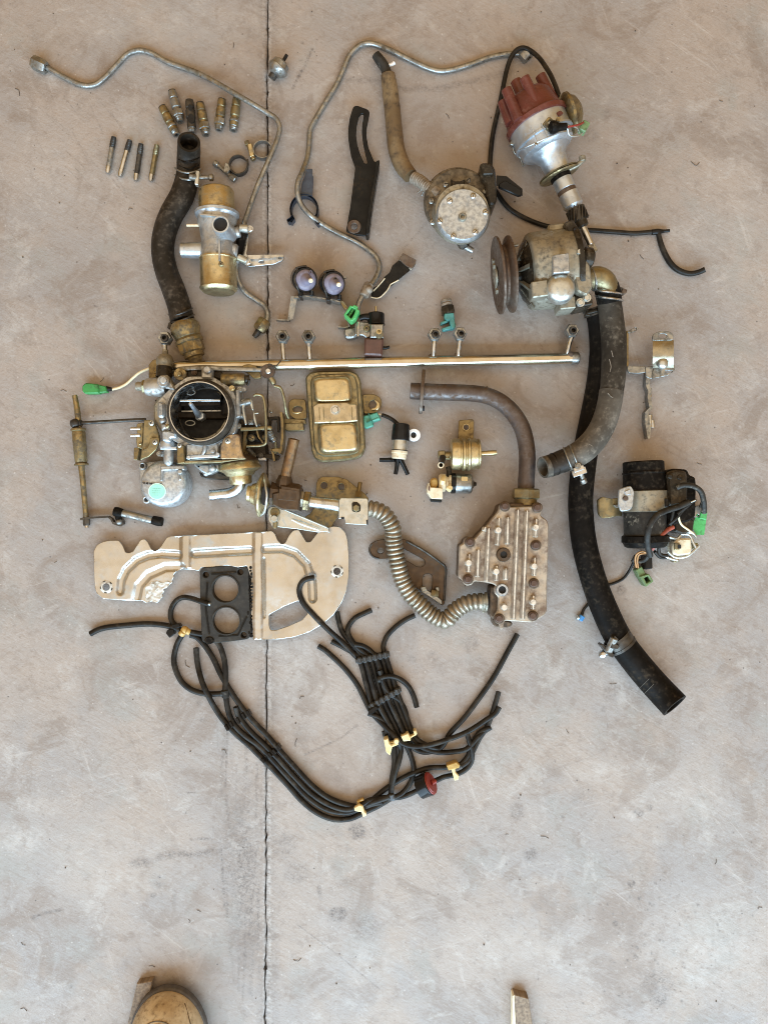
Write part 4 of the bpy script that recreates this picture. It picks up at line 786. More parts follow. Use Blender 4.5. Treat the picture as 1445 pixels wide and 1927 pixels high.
g = G(); g.plate(rnd(Z7.l([(815,1400),(850,1340),(885,1330),(880,1390),(868,1420),(840,1422)]),2), 50, 46, holes=[circ(*Z7(860,1408),2.4)], b=.6); part('ring_terminal', g, M['zinc'], t)
g = G(); g.plate(rnd(Z7.l([(428,1790),(470,1762),(500,1815),(455,1850)]),2), 22, 4, b=1.5); g.plate(rnd(Z7.l([(455,1835),(520,1815),(555,1868),(500,1908)]),2), 26, 2, holes=[rnd(Z7.l([(487,1845),(515,1832),(532,1865),(505,1882)]),1)], b=1.2); part('faded_plug', g, M['olive'], t)
g = G(); g.plate(Z7.l([(480,1838),(520,1825),(540,1870),(500,1888)]), 10, 4); part('plug_socket', g, M['void'], t)
part('thin_cable', G().tube([Z7(412,1738,18),Z7(380,1800,8),Z7(340,1850,3.5),Z7(280,1880,3),Z7(215,1902,3),(1120,1118,3),B1(160,1112,3),B1(138,1140,3),B1(128,1172,4)], 2.6, 10, 4), M['hose'], t)
g = G(); g.cyl(B1(132,1180,5), B1(112,1212,5), 5.5, b=1); part('blue_terminal', g, M['blue'], t); g = G(); g.cyl(B1(108,1195,5), B1(92,1190,6), 4.4); part('terminal_tip', g, M['white_steel'], t)
# ------------------------------------------------------------------ twin mauve vacuum switches on a bracket
t = thing('vacuum_switch_pair', 'pair of black round switches with mauve faces clipped to a thin bent bracket', 'vacuum switch', 600, 535)
for k, (fx, fy) in enumerate((Z8(278,205), Z8(468,232))):
    bx, by = fx-9, fy-4
    part('canister', G().lathe((bx,by,4),(fx-2,fy,44), [(0,0),(0,19),(.06,22),(.3,23.5),(.8,23.5),(.84,22),(1,21.5),(1,0)], 36), M['black'], t)
    fc = part('mauve_face', G().lathe((fx-2,fy,40),(fx,fy,48), [(0,0),(0,19.5),(.4,19.8),(.7,18.6),(1,14),(1,0)], 36), M['purple'], t)
    part('cone', G().lathe((fx,fy,47),(fx+7,fy+1.5,64), [(0,12),(.35,8),(.5,5.6),(1,4.6),(1,0)], 20), M['purple'], fc)
    part('pin', G().cyl((fx+7,fy+1,63),(fx+8.5,fy+1.5,70), 4.2, b=1), M['ivory'], fc)
    if k == 0: part('small_port', G().tube([(fx+7,fy-14,46),(fx+8,fy-15,53)], 2.8, 12, 2, hollow=2), M['purple'], fc)
    else:
        part('small_port', G().tube([(fx+1,fy-8,46),(fx+2,fy-9,56)], 3.6, 12, 2, hollow=2), M['dark'], fc)
    c = G(); c.tube([(fx-16,fy-21,50),(fx-19,fy-14,51),(fx-22,fy,50),(fx-17,fy+14,48),(fx-14,fy+24,36),(fx-13,fy+27,20)], 1.6, 8, 3); c.tube([(fx+10,fy+19,46),(fx+10,fy+27,30),(fx+8,fy+29,16)], 1.6, 8, 3); c.tube([(fx-20,fy-22,46),(fx-10,fy-25,48),(fx,fy-26,46)], 2, 8, 3); part('spring_clip', c, M['dark'], t)
    c = G(); c.plate(rnd(rect(fx-12,fy+25,8,12,.1),1.5), 34, 6, b=1); c.plate(rnd(rect(fx+9,fy+25,8,10,.1),1.5), 30, 6, b=1); part('clip_foot', c, M['black'], t)
g = G(); g.plate(rnd([(540,517),(556,520),(560,565),(548,585),(544,600),(541,602)],2), 10, 8); 
g = G(); g.ribbon([(553,560),(575,557),(598,560),(625,564),(641,568)], 2.6, 6, 26); g.ribbon([(520,601),(534,602),(545,602)], 2.2, 1, 12); part('bracket_strip', g, M['zinc'], t)
g = G(); g.loft([(552,558,2),(559,557,2),(552,598,2),(544,602,2)], [(548,557,22),(560,557,22),(552,600,12),(541,604,12)]); part('bracket_bend', g, M['zinc'], t); g = G(); g.loft([(640,566,2),(643,566,2),(651,582,2),(648,584,2)], [(638,565,24),(646,567,24),(655,580,20),(650,584,20)]); part('bracket_bend', g, M['gold_bracket'], t)
g = G(); g.ribbon([(651,580),(655,598),(657,615)], 3, 2, 24); g.ribbon([(636,615),(648,616),(656,615)], 1.8, 1, 14); g.plate(rnd(Z8.l([(535,178),(552,182),(545,192),(533,190)]),1), 34, 28); part('bracket_end', g, M['zinc'], t)
# ------------------------------------------------------------------ solenoid with bright green plug
t = thing('solenoid_valve', 'solenoid with black top, brown bottom and bright green square plug', 'solenoid valve', 700, 620)
g = G(); g.lathe(Z8(748,428,26), Z8(750,512,26), [(0,0),(0,11),(.06,15),(.12,16.3),(.9,16.3),(.95,17),(1,17),(1,0)], 28); part('cap', g, M['black'], t)
g = G(); g.tube([Z8(640,466,28),Z8(668,456,30),Z8(700,458,30),Z8(722,464,30)], [6,6,7,7.5], 14, 3); part('lead_arm', g, M['black'], t)
part('stem', G().tube([Z8(748,384,26),Z8(749,410,26),Z8(749,432,26)], 2.1, 10, 3), M['gold'], t)
g = G(); g.plate(rnd(Z8.l([(712,503),(803,503),(800,596),(708,598)]),2), 45, 6, b=2); part('coil_housing', g, M['zinc'], t)
g = G(); g.plate(rnd(Z8.l([(606,498),(630,488),(715,494),(712,590),(690,602),(660,580),(606,580)]),3), 34, 28, b=1.5); g.plate(rnd(Z8.l([(532,535),(600,525),(612,500),(630,500),(630,580),(600,598),(550,602),(530,580)]),4), 26, 6, b=3); part('bracket', g, M['zinc'], t)
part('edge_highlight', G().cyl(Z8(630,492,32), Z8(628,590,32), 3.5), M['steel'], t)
part('nozzle', G().vlathe(*Z8(770,556), 42, 64, [(0,0),(0,9),(.3,7),(1,5.2),(1,3.2),(.6,3),(.6,0)], 18), M['gold'], t)
part('eyelet', G().vlathe(*Z8(686,536), 32, 39, [(0,0),(0,6),(.8,6),(1,4.6),(1,3),(.2,3),(.2,0)], 18), M['gold_dull'], t)
g = G(); g.plate(rnd(Z8.l([(672,598),(802,602),(790,718),(668,712)]),3), 44, 5, b=3); part('base', g, M['maroon'], t)
part('outlet', G().tube([Z8(790,664,24),Z8(815,668,24),Z8(842,660,24)], [3.4,3.2,2.8], 10, 3), M['black'], t)
g = G(); g.plate(rnd(Z8.l([(530,442),(575,375),(590,384),(600,372),(628,386),(620,402),(640,412),(612,465),(590,482),(575,486)]),1.5), 56, 30, holes=[Z8.l([(550,440),(585,392),(612,405),(600,440),(582,468)])], b=1); part('green_plug', g, M['greenb'], t)
g = G(); g.plate(Z8.l([(545,440),(585,388),(618,405),(582,474)]), 34, 30); part('plug_socket', g, mat('deep_green', (.02,.12,.03)), t); g = G(); g.plate(rect(*Z8(590,412),4,10,.6), 50, 33); g.plate(rect(*Z8(572,440),4,10,.6), 50, 33); part('plug_pin', g, M['green'], t)
# ------------------------------------------------------------------ teal temperature switch
t = thing('temperature_switch', 'small brown threaded switch with a blue-green two-pronged socket', 'switch', 843, 592)
g = G(); g.lathe(Z8(1222,336,14), Z8(1232,392,14), [(0,0),(0,8),(.1,10),(.35,10.5),(.4,9),(.5,9),(.55,10.8),(.8,10.8),(.85,9),(1,9)], 22); part('thread', g, M['clay'], t)
part('hex', hexnut(Z8(1231,385,14), Z8(1242,440,14), 13.5), M['oily'], t)
g = G(); g.plate(rnd(Z8.l([(1215,432),(1278,428),(1283,470),(1232,482),(1212,462)]),1.5), 24, 5, b=1.2); g.plate(rnd(Z8.l([(1248,470),(1280,465),(1292,520),(1285,532),(1262,535),(1252,500)]),1.5), 24, 5, b=1.2); g.plate(rnd(Z8.l([(1185,492),(1235,475),(1240,490),(1190,508)]),1), 20, 6, b=1); g.plate(rnd(Z8.l([(1195,535),(1262,512),(1290,518),(1285,532),(1205,550)]),1), 20, 6, b=1); part('socket', g, M['tealb'], t)
# ------------------------------------------------------------------ air rail with banjo fittings
t = thing('air_rail', 'long straight zinc tube with a row of short pipes ending in hexagon nuts', 'pipe rail', 700, 682)
part('main_tube', G().tube([(300,690,30),(318,690,30),(340,690,30),(520,687,28),(700,682.5,24),(900,678,20),(1080,674,16),(1087,674,16)], 10.6, 24, 12), mat('rail_zinc', (.58,.54,.44), (.44,.37,.25), .95, .22, 90, None, rv=.06, bump=0), t)
part('end_cap', G().lathe((1074,674.2,16),(1089,674,16), [(0,10.5),(.1,11.6),(.85,11.6),(1,9),(1,0)], 24), M['zinc'], t)
for x, y, bx, by, z in ((531,632,534,678,34),(580,632,583,678,34),(818,628,815,670,30),(866,627,862,669,30),(1077,621,1067,664,26),(309,635,312,672,36)):
    br = part('branch_pipe', G().tube([(x+.2,y+8,z+2),((x+bx)/2,(y+by)/2,z),(bx,by,z-6),(bx,by+6,z-10)], 4.6, 14, 3), M['steel'], t)
    part('nut', G().vlathe(x,y,z-6,z+14, [(0,0),(0,12),(.2,13.2),(.85,13.2),(1,11.5),(1,7.5),(.5,7),(.5,0)], 6, tw=math.pi/6), M['zinc'], br)
    part('seat', G().vlathe(x+(2 if x > 700 else 0),y,z+2,z+20, [(0,0),(0,8),(.8,7.6),(1,6.6),(1,4.2),(.3,3.8),(.3,0)], 18), M['dark'], br)
g = G(); g.plate(rnd([(288,678),(300,676),(322,684),(324,700),(296,716),(284,700)],4), 38, 10, b=2); part('end_bracket', g, M['brass'], t)
for x, y in ((812,672),(860,670),(583,684),(1074,668)): part('weld_mark', G().ball(x, y, 30 if x < 700 else 24, 7, .45, 12, 5), M['rustpipe'], t)
# ------------------------------------------------------------------ gold can
t = thing('metal_canister', 'gold rectangular metal case with two domed halves, centre strap and bolt', 'metal case', 632, 785)
out = rnd(A1.l([(222,200),(262,155),(330,140),(420,138),(640,133),(710,165),(742,230),(752,340),(770,600),(788,860),(752,935),(690,965),(540,985),(380,995),(310,965),(278,890),(255,640),(235,400)]), 4, 4)
part('base_pan', G().plate(out, 22, 4, b=3), M['gold_dull'], t)
inn = rnd(A1.l([(268,240),(290,190),(350,170),(630,160),(690,190),(712,260),(745,830),(715,905),(640,930),(400,945),(330,915),(300,840),(285,600)]), 6, 4)
g = G(); g.plate(inn, 29, 22, b=2.5); part('lip', g, M['gold_dull'], t)
def dome(o, z0, h, nm, r=15):
    c = np.array(o, float).mean(0); o = rnd(o, r, 5); g = G(); rings = []
    for k in range(11):
        u = k/10*math.pi/2; s = 1 - .30*(1-math.cos(u))**1.2; zz = z0 + h*math.sin(u); b0 = len(g.v)
        for p in o: g.v.append(tuple(W(c[0]+(p[0]-c[0])*s, c[1]+(p[1]-c[1])*s, zz)))
        rings.append(list(range(b0, b0+len(o))))
    g.ring_strip(rings); b0 = len(g.v); g.v.append(tuple(W(c[0], c[1], z0+h+.6)))
    for i in range(len(o)): g.face((rings[-1][i], rings[-1][(i+1) % len(o)], b0))
    return part(nm, g, M['gold'], t, sharp=60)
dome(A1.l([(275,200),(650,185),(675,440),(300,450)]), 28, 20, 'dome'); dome(A1.l([(325,620),(712,605),(738,905),(350,925)]), 28, 21, 'dome')
g = G(); g.plate(rnd(A1.l([(290,470),(340,440),(625,432),(630,445),(705,448),(715,608),(610,620),(305,630)]),2), 50, 27, b=2); part('strap', g, M['strap'], t)
g = G()
for x in (355, 395, 660): g.plate(rect(*A1(x,540),1.6,24,-.05), 51, 48)
part('strap_crease', g, M['gold_dull'], t)
bolt(t, *A1(502,505), 50, 7, 'steel', 1.0)
g = G(); g.vlathe(*A1(528,812), 44, 50, [(0,0),(0,5),(.6,4),(1,3.4),(1,1.6),(.3,1.4),(.3,0)], 14); part('rivet', g, M['gold'], t)
g = G(); g.plate(rnd(A1.l([(62,440),(95,400),(225,405),(240,590),(120,592),(70,550)]),6), 10, 6, holes=[circ(*A1(152,500),9,6)], b=1); part('mounting_ear', g, M['gold_bracket'], t)
g = G(); g.plate(rnd(A1.l([(755,360),(860,355),(925,385),(942,440),(925,500),(880,535),(770,545)]),5), 12, 8, holes=[circ(*A1(862,458),9,9)], b=1); part('mounting_ear', g, M['gold_bracket'], t)
g = G(); g.tube([A1(875,415,13),A1(905,450,13),A1(890,490,13),A1(840,500,13)], [1,3.4,3.4,1], 8, 2, flat=.4); part('worn_edge', g, M['gold'], t)
g = G(); g.tube([A1(95,525,11),A1(130,535,11),A1(180,525,11)], [.6,2,.6], 8, 2, flat=.4); part('worn_edge', g, M['gold'], t)
g = G(); g.plate(rnd(A1.l([(35,628),(205,625),(212,700),(60,705),(30,690)]),2), 16, 4, b=1.5); g.plate(rnd(A1.l([(20,585),(220,595),(235,640),(20,632)]),2), 10, 5, b=1); part('lower_tab', g, M['gold_dull'], t)
# ------------------------------------------------------------------ small solenoid with black cap
t = thing('solenoid_valve', 'small silver solenoid with black cap, white ring and three black nozzles', 'solenoid valve', 752, 835)
z = 20
part('cap', G().lathe(A1(1122,634,z), A1(1112,792,z), [(0,0),(0,13),(.06,15.5),(.2,16.3),(.7,17.2),(.94,17.6),(1,16.5),(1,0)], 32), M['black'], t)
part('can', G().lathe(A1(1112,785,z), A1(1105,888,z), [(0,0),(0,14.8),(1,14.8),(1,0)], 32), M['white_steel'], t)
part('band', G().lathe(A1(1106,880,z), A1(1105,893,z), [(0,14),(.2,15.6),(.8,15.6),(1,14)], 32), M['dark'], t)
part('base', G().lathe(A1(1105,890,z), A1(1098,966,z), [(0,0),(0,15.4),(.3,15.4),(.35,14.2),(.9,13.6),(1,12),(1,0)], 32), M['ivory'], t)
for p in ([(1060,968,18),(1010,974,14),(918,974,12)], [(1085,960,18),(1080,1030,14),(1068,1106,10)], [(1110,960,18),(1145,1030,14),(1182,1108,9)]): part('nozzle', G().tube(A1.l(p), [5,4.2,4], 12, 2, hollow=2, rin=.5), M['black'], t)
part('ring_tab', G().plate(circ(*A1(1240,740),12.5,12,28), 16, 12, holes=[circ(*A1(1236,740),5.2,5.6)], b=.8), M['white'], t)
g = G(); g.plate(circ(*A1(1236,742),5,5.4), 12.8, 11); part('ring_hole', g, M['void'], t)
part('cable', G().tube(A1.l([(940,552,12),(985,568,14),(1040,598,16),(1090,640,18)]), 3.8, 12, 3), M['hose'], t)
g = G(); g.tube(A1.l([(905,545,11),(925,548,11),(945,553,12)]), 1.8, 8, 2); part('wire_end', g, M['ivory'], t)
g = G(); g.plate(rnd(A1.l([(770,560),(895,525),(930,595),(855,620),(862,655),(790,680),(770,660)]),2), 20, 4, b=2); g.plate(rnd(A1.l([(815,552),(895,526),(925,592),(840,616)]),2), 24, 16, b=1.5); part('teal_plug', g, M['teal'], t)
g = G(); g.plate(rect(*A1(838,590),1.2,24,-.42), 24.8, 20); g.plate(rect(*A1(850,600),24,1.2,-.42), 24.8, 20); part('plug_seam', g, mat('deep_teal', (.02,.14,.10)), t)
# ------------------------------------------------------------------ curved exhaust pipe
t = thing('exhaust_pipe', 'rusty brown pipe bent a quarter turn with an oval flange and big hexagon nut', 'pipe', 910, 790)
part('tube', G().tube(A5.l([(58,268,30),(150,273,30),(300,279,30),(450,283,30),(600,289,30),(700,300,30),(790,325,31),(880,372,32),(960,440,34),(1030,530,36),(1078,630,38),(1104,740,40),(1116,850,42),(1114,960,44),(1108,1060,46),(1104,1160,46)]), [15.6]*16, 30, 5, hollow=1, rin=.85), M['rustpipe'], t)
g = G()
n = 26; rows = []
for xx, sc in ((148,.94),(152,1),(178,1),(182,.94)):
    b0 = len(g.v)
    for i in range(n):
        a = 2*math.pi*i/n; c = A5(xx - 12*math.sin(a)*0, 274 + 205*math.sin(a)*sc + 0*xx); zz = 31 + (24*sc if abs(math.cos(a)) > .01 else 0)*math.cos(a)*(1 - .25*abs(math.sin(a)))
        g.v.append(tuple(W(c[0] - 3*math.sin(a), c[1], zz)))
    rows.append(list(range(b0, b0+n)))
g.ring_strip(rows); g.face(rows[0]); g.face(rows[-1]); part('flange', g, M['rust'], t)
g = G(); g.lathe(A5(152,425,34), A5(186,425,34), [(0,0),(0,5),(1,5),(1,0)], 16); part('flange_hole', g, M['void'], t)
part('hex_nut', hexnut(A5(1104,1152,46), A5(1101,1252,46), 27, 15.5, .14), M['gold_dull'], t)
part('nut_collar', G().lathe(A5(1101,1245,46), A5(1100,1300,46), [(0,0),(0,21),(.6,21.5),(1,22),(1,0)], 28), M['gold_bracket'], t)
# ------------------------------------------------------------------ gold diaphragm valve and cream solenoid under it
t = thing('diaphragm_valve', 'small gold ribbed round valve with mounting tab and two nozzles', 'valve', 880, 850)
z = 32
part('body', G().lathe(A5(420,842,z), A5(692,838,z), [(0,0),(0,24),(.03,28),(.08,29.5),(.3,30),(.32,27.5),(.36,27.5),(.40,31.5),(.46,32),(.50,29),(.53,29),(.56,32),(.62,31.8),(.66,29.5),(.84,29.5),(.86,27),(.89,27),(.91,29),(.96,28.5),(.985,26),(1,18),(1,0)], 44), M['gold'], t)
part('nozzle', G().tube(A5.l([(688,837,z),(740,834,z),(800,830,z),(838,827,z)]), [5,4.7,5.4,4.4], 14, 3, hollow=2), M['gold'], t)
g = G(); g.plate(rnd(A5.l([(310,808),(375,806),(378,862),(420,850),(420,890),(330,885),(310,860)]),2), 40, 20, b=2); g.cyl(A5(370,855,32), A5(425,855,32), 8); part('side_block', g, M['gold_dull'], t)
part('side_port', G().tube([A5(352,868,40),A5(343,905,48),A5(336,938,60)], [6.2,6.0,5.8], 16, 3, hollow=2, rin=.68), M['dark'], t); part('port_rim', G().vlathe(*A5(335,940), 58, 62, [(0,4),(0,5.9),(1,5.9),(1,4)], 20), M['ivory'], t)
g = G(); g.plate(rnd(A5.l([(497,535),(580,528),(620,520),(636,540),(632,660),(628,720),(490,720),(492,640)]),2), 18, 14, holes=[circ(*A5(563,597),5.5)], b=.8); part('mounting_tab', g, M['gold_bracket'], t)
part('hole_rim', G().vlathe(*A5(563,597), 17, 19.5, [(0,5.5),(0,6.8),(1,6.4),(1,5.5)], 18), M['gold'], t)
t = thing('solenoid_valve', 'grey capped solenoid with cream valve body and square cream socket', 'solenoid valve', 850, 916)
z = 22
part('can', G().lathe(A5(462,1106,z), A5(620,1112,z), [(0,0),(0,18),(.05,18.6),(.85,18.6),(.93,17.5),(.98,15),(1,12),(1,0)], 34), M['zinc'], t)
part('end_tip', G().lathe(A5(615,1112,z), A5(655,1112,z), [(0,0),(0,9),(.3,8),(.5,5),(1,3),(1,0)], 18), M['oily'], t)
part('band', G().lathe(A5(424,1105,z), A5(466,1106,z), [(0,0),(0,18.4),(.1,19.4),(.9,19.4),(1,18.4),(1,0)], 34), M['black'], t)
part('patch', G().plate(rnd(rect(*A5(548,1065),12,8,.05),2), 41.2, 38), M['gold'], t)
g = G(); g.lathe(A5(312,1100,z), A5(428,1104,z), [(0,0),(0,14),(.15,17),(.5,17.5),(.6,13),(.75,13),(.8,17),(1,17),(1,0)], 24); part('valve_body', g, M['ivory'], t)
g = G(); g.tube([A5(362,1050,34),A5(352,1085,42),A5(345,1110,40)], [5,6,5], 12, 3); g.ball(*A5(405,1150), 40, 5); g.cyl(A5(405,1160,36), A5(420,1145,46), 5, b=1); part('elbow_port', g, M['cream'], t)
g = G(); g.plate(rnd(A5.l([(240,1070),(275,1052),(300,1065),(310,1110),(290,1150),(240,1140)]),3), 38, 10, b=3); part('socket_neck', g, M['tan'], t)
g = G(); g.plate(rnd(A5.l([(210,1150),(225,1095),(240,1140),(350,1150),(352,1250),(250,1245),(212,1190)]),1.5), 44, 8, b=1.2); part('socket', g, M['ivory'], t)
g = G(); g.plate(A5.l([(222,1120),(236,1145),(234,1180),(220,1165)]), 44.8, 42); part('socket_window', g, M['maroon'], t)
g = G(); g.plate(rnd(A5.l([(240,1243),(345,1248),(342,1278),(248,1272)]),1), 30, 6, b=1); part('socket_seal', g, M['void'], t)
g = G(); g.tube([A5(400,960,26),A5(408,1000,28),A5(412,1040,26)], 5, 12, 3); part('neck', g, M['oily'], t)
# ------------------------------------------------------------------ throttle linkage rods on the left
t = thing('throttle_linkage', 'thin jointed steel rods forming an L left of the carburettor, with grey sleeve', 'linkage', 155, 860)
part('rod', G().tube(Z3.l([(66,452,14),(74,490,14),(82,540,16),(88,600,18),(92,640,18)]), [5,5.2,5.6,5.6,6], 12, 3), M['brass'], t)
part('rod', G().tube(Z3.l([(108,616,18),(250,608,20),(380,600,22),(485,596,26)]), 3.4, 12, 6), M['dark'], t)
g = G(); g.ball(*Z3(72,620), 20, 10); g.cyl(Z3(45,618,18), Z3(108,618,18), 7, b=1); part('joint', g, M['dark'], t)
part('barrel', G().lathe(Z3(88,648,18), Z3(107,866,18), [(0,0),(0,13),(.02,14),(.06,14),(.08,11.5),(.12,12.5),(.9,11.5),(.93,10),(.96,13),(1,13),(1,0)], 26), M['brass'], t)
part('rod', G().tube(Z3.l([(105,862,16),(114,950,14),(124,1060,12),(134,1172,10)]), [6,5.4,5,5], 12, 5), M['brass'], t)
part('end_nut', hexnut(Z3(134,1168,9), Z3(138,1222,9), 6.5), M['dark'], t); part('end_tip', G().cyl(Z3(137,1212,9), Z3(139,1234,9), 4), M['steel'], t)
g = G(); g.ribbon(Z3.l([(98,1184),(150,1176),(262,1170),(280,1182),(292,1205),(330,1210)]), 3.6, 3, 15); g.ribbon(Z3.l([(290,1208),(330,1222),(350,1212),(345,1190)]), 3.2, 3, 14); part('lever', g, M['dark'], t)
part('ball_joint', G().ball(*Z3(330,1200), 14, 6), M['zinc'], t)
part('sleeve', G().tube(Z3.l([(318,1142,13),(400,1160,13),(480,1180,13),(545,1195,13)]), 7.2, 16, 4), M['zinc'], t)
part('boot', G().tube(Z3.l([(300,1138,14),(318,1142,14),(348,1150,14)]), [8.5,9.5,8.2], 16, 3), M['rubber'], t); part('boot', G().tube(Z3.l([(526,1188,13),(555,1196,13),(585,1200,13)]), [8.2,9,8.4], 16, 3), M['rubber'], t); part('boot', G().tube(Z3.l([(322,1150,12),(326,1175,11),(330,1196,10)]), [7,6.5,5], 14, 3), M['rubber'], t)
# ------------------------------------------------------------------ carburettor
t = thing('carburettor', 'large dirty silver carburettor with round dark open mouth, linkages and mint sticker', 'carburettor', 375, 785)
AL = M['alu']
part('lower_casting', G().plate(rnd(B8.l([(180,470),(235,390),(350,330),(480,215),(720,205),(900,320),(950,420),(940,760),(960,930),(770,945),(470,960),(300,860),(250,720),(180,610)]),5), 44, 4, b=4), M['dirty_alu'], t)
part('main_casting', G().plate(rnd(B8.l([(215,450),(260,400),(330,330),(480,225),(700,225),(870,330),(915,420),(915,590),(900,720),(760,820),(740,930),(480,940),(420,820),(300,760),(245,640)]),6), 70, 40, holes=[circ(*[u + (v-u)*.027 for u, v in zip(B8(583,532), (CX,CY))], 51, 51, 48)], b=1), AL, t)
cx, cy = B8(583, 532)
part('air_horn', G().vlathe(cx, cy, 62, 104, [(0,62),(.25,63),(.5,62),(.6,58),(.62,58)], 56), AL, t)
part('air_horn_gasket', G().vlathe(cx, cy, 78, 108, [(0,59),(.1,61.5),(.7,62),(.92,60.8),(1,58.5),(1,54.5)], 64), M['rubber_dusty'], t)
part('air_horn_rim', G().vlathe(cx, cy, 60, 112, [(.9,55.8),(1,55.3),(1,53.6),(.96,53.2),(0,52)], 64), M['steel'], t)
part('bore_floor', G().vcyl(cx, cy, 34, 46, 50), M['void'], t)
g = G(); g.vlathe(cx, cy, 38, 98, [(0,50),(.5,51),(1,52.6)], 64); part('bore_wall', g, M['bore'], t)
g = G(); g.plate(rnd(B8.l([(345,520),(850,520),(870,560),(820,600),(360,590),(335,560)]),2), 62, 40, b=2); part('bore_bridge', g, M['bore'], t)
g = G(); g.plate(rnd(B8.l([(770,350),(840,420),(862,540),(830,560),(770,560)]),2), 70, 40, b=2); part('bore_side', g, M['bore'], t); g = G(); g.plate(rnd(B8.l([(335,420),(420,420),(420,530),(340,530)]),2), 70, 40, b=2); part('bore_side', g, M['bore'], t)
part('choke_shaft', G().tube([B8(418,439,86),B8(600,437,86),B8(768,436,86)], 2.8, 10, 6), M['steel'], t)
g = G(); g.plate(B8.l([(425,450),(768,446),(768,478),(425,482)]), 76, 72); part('choke_flap', g, M['bore'], t)
g = G(); g.plate(B8.l([(430,526),(775,520),(775,531),(430,537)]), 68, 60); part('bridge_edge', g, M['zinc'], t)
for bx, by in ((508,366),(505,634)): part('booster_ring', G().tube([(B8(bx,by)[0]+9*math.cos(a), B8(bx,by)[1]+4.6*math.sin(a), 64) for a in np.linspace(0, 2*math.pi, 13)[:-1]], 1.2, 8, 2, loop=True), M['zinc'], t)
part('stud', G().lathe(B8(592,580,64), B8(505,462,128), [(0,0),(0,8.5),(.06,8.5),(.08,7),(.3,6.2),(.55,4.2),(.95,3.6),(1,2.4),(1,0)], 18), M['alu_blue'], t)
part('stud_nut', G().vlathe(*B8(592,572), 60, 74, [(0,0),(0,9),(.7,9),(1,7),(1,0)], 6), M['alu_blue'], t)
# upper-left inlet fittings
g = G(); g.tube(B8.l([(285,0,42),(285,50,44),(285,80,48)]), 6, 14, 3); part('feed_pipe', g, M['zinc'], t)
g = G(); g.lathe(B8(285,40,50), B8(280,160,52), [(0,0),(0,11),(.1,13),(.35,16),(.6,16),(.7,14.5),(1,14.5),(1,0)], 26); part('banjo', g, M['dirty_alu'], t)
g = G(); g.lathe(B8(280,145,52), B8(275,235,54), [(0,0),(0,15),(1,15),(1,0)], 24); part('banjo_neck', g, M['oily'], t)
g = G(); g.lathe(B8(36,312,46), B8(135,312,48), [(0,5),(0,8),(.1,8.6),(.5,8.6),(.55,11.5),(.8,11.5),(.85,13),(1,13),(1,0)], 24); part('inlet_nipple', g, M['dirty_alu'], t)
part('inlet_nut', hexnut(B8(90,315,48), B8(140,318,48), 13.5), M['gold_dull'], t)
g = G(); g.lathe(B8(130,318,52), B8(300,320,58), [(0,0),(0,16),(.2,17.5),(.7,18),(1,14),(1,0)], 26); part('inlet_body', g, AL, t)
g = G(); g.vcyl(*B8(265,265), 52, 84, 11.5, b=2); g.plate(rnd(B8.l([(215,235),(300,205),(370,330),(360,345),(300,330),(230,310)]),4), 76, 50, b=2.5); part('inlet_boss', g, AL, t); part('boss_cap', G().vcyl(*B8(268,258), 80, 88, 6.5, b=1), M['alu_scuff'], t)
g = G(); g.plate(rnd(B8.l([(140,120),(180,75),(225,75),(225,260),(180,270),(140,240)]),3), 40, 26, b=1.5); part('side_plate', g, M['gold_bracket'], t)
for p in ((197,185),(200,220)): screw(t, *B8(*p), 40, 3.4, 'gold')
# rear lever and gold solenoid
g = G(); g.tube(B8.l([(395,160,60),(520,152,64),(640,148,66),(800,158,64),(1000,165,62),(1170,168,60)]), [4,4.6,5.2,4.8,4.2,3.6], 10, 5, flat=.6); part('long_lever', g, M['zinc'], t)
g = G(); g.plate(rnd(B8.l([(605,150),(690,150),(690,245),(600,240)]),2.5), 84, 60, b=2.5); g.vcyl(*B8(650,165), 70, 92, 7, b=1.5); part('lever_clevis', g, AL, t)
g = G(); g.plate(circ(*B8(415,205),12,12), 66, 62, b=.8); g.vcyl(*B8(408,200), 64, 74, 4.5, b=1); part('washer', g, M['brass'], t)
g = G(); g.plate(rnd(B8.l([(470,160),(700,130),(790,190),(800,260),(700,230),(560,230),(480,230)]),4), 58, 40, b=2); part('rear_plate', g, M['oily'], t)
part('gold_solenoid', G().lathe(B8(780,255,62), B8(985,252,62), [(0,0),(0,10.5),(.04,11.5),(.9,11.5),(.95,10.5),(1,10),(1,0)], 24), M['brass'], t); g = G(); g.cyl(B8(980,250,62), B8(1025,245,60), 8, b=1); g.tube(B8.l([(1000,230,64),(1020,260,66),(1005,300,62)]), 3, 8, 3); part('solenoid_end', g, M['oily'], t)
g = G(); g.plate(rnd(B8.l([(965,125),(1020,115),(1085,135),(1120,200),(1125,240),(1060,245),(1010,200),(960,170)]),3), 52, 44, b=1); part('link_plate', g, M['gold_bracket'], t)
part('spring_washer', G().vlathe(*B8(1183,178), 58, 64, [(0,5),(0,13.5),(.5,13.8),(1,12.5),(1,5)], 28), M['rust'], t)
g = G(); g.vcyl(*B8(1186,176), 56, 72, 5, b=1); part('pivot_pin', g, M['steel'], t)
g = G(); g.tube(B8.l([(1300,88,66),(1250,135,70),(1195,115,70),(1190,145,70),(1250,150,70),(1262,158,66)]), 1.2, 8, 3); part('cotter_wire', g, M['dark'], t)
g = G(); g.tube(B8.l([(1205,230,58),(1235,280,56),(1240,295,56)]), [5,5.5,4], 12, 3); part('link_end', g, M['gold_dull'], t)
part('link_rod', G().tube(B8.l([(1240,310,54),(1290,320,52),(1320,390,48),(1340,500,40),(1350,560,32),(1365,590,26)]), 3.0, 10, 4), M['gold_dull'], t)
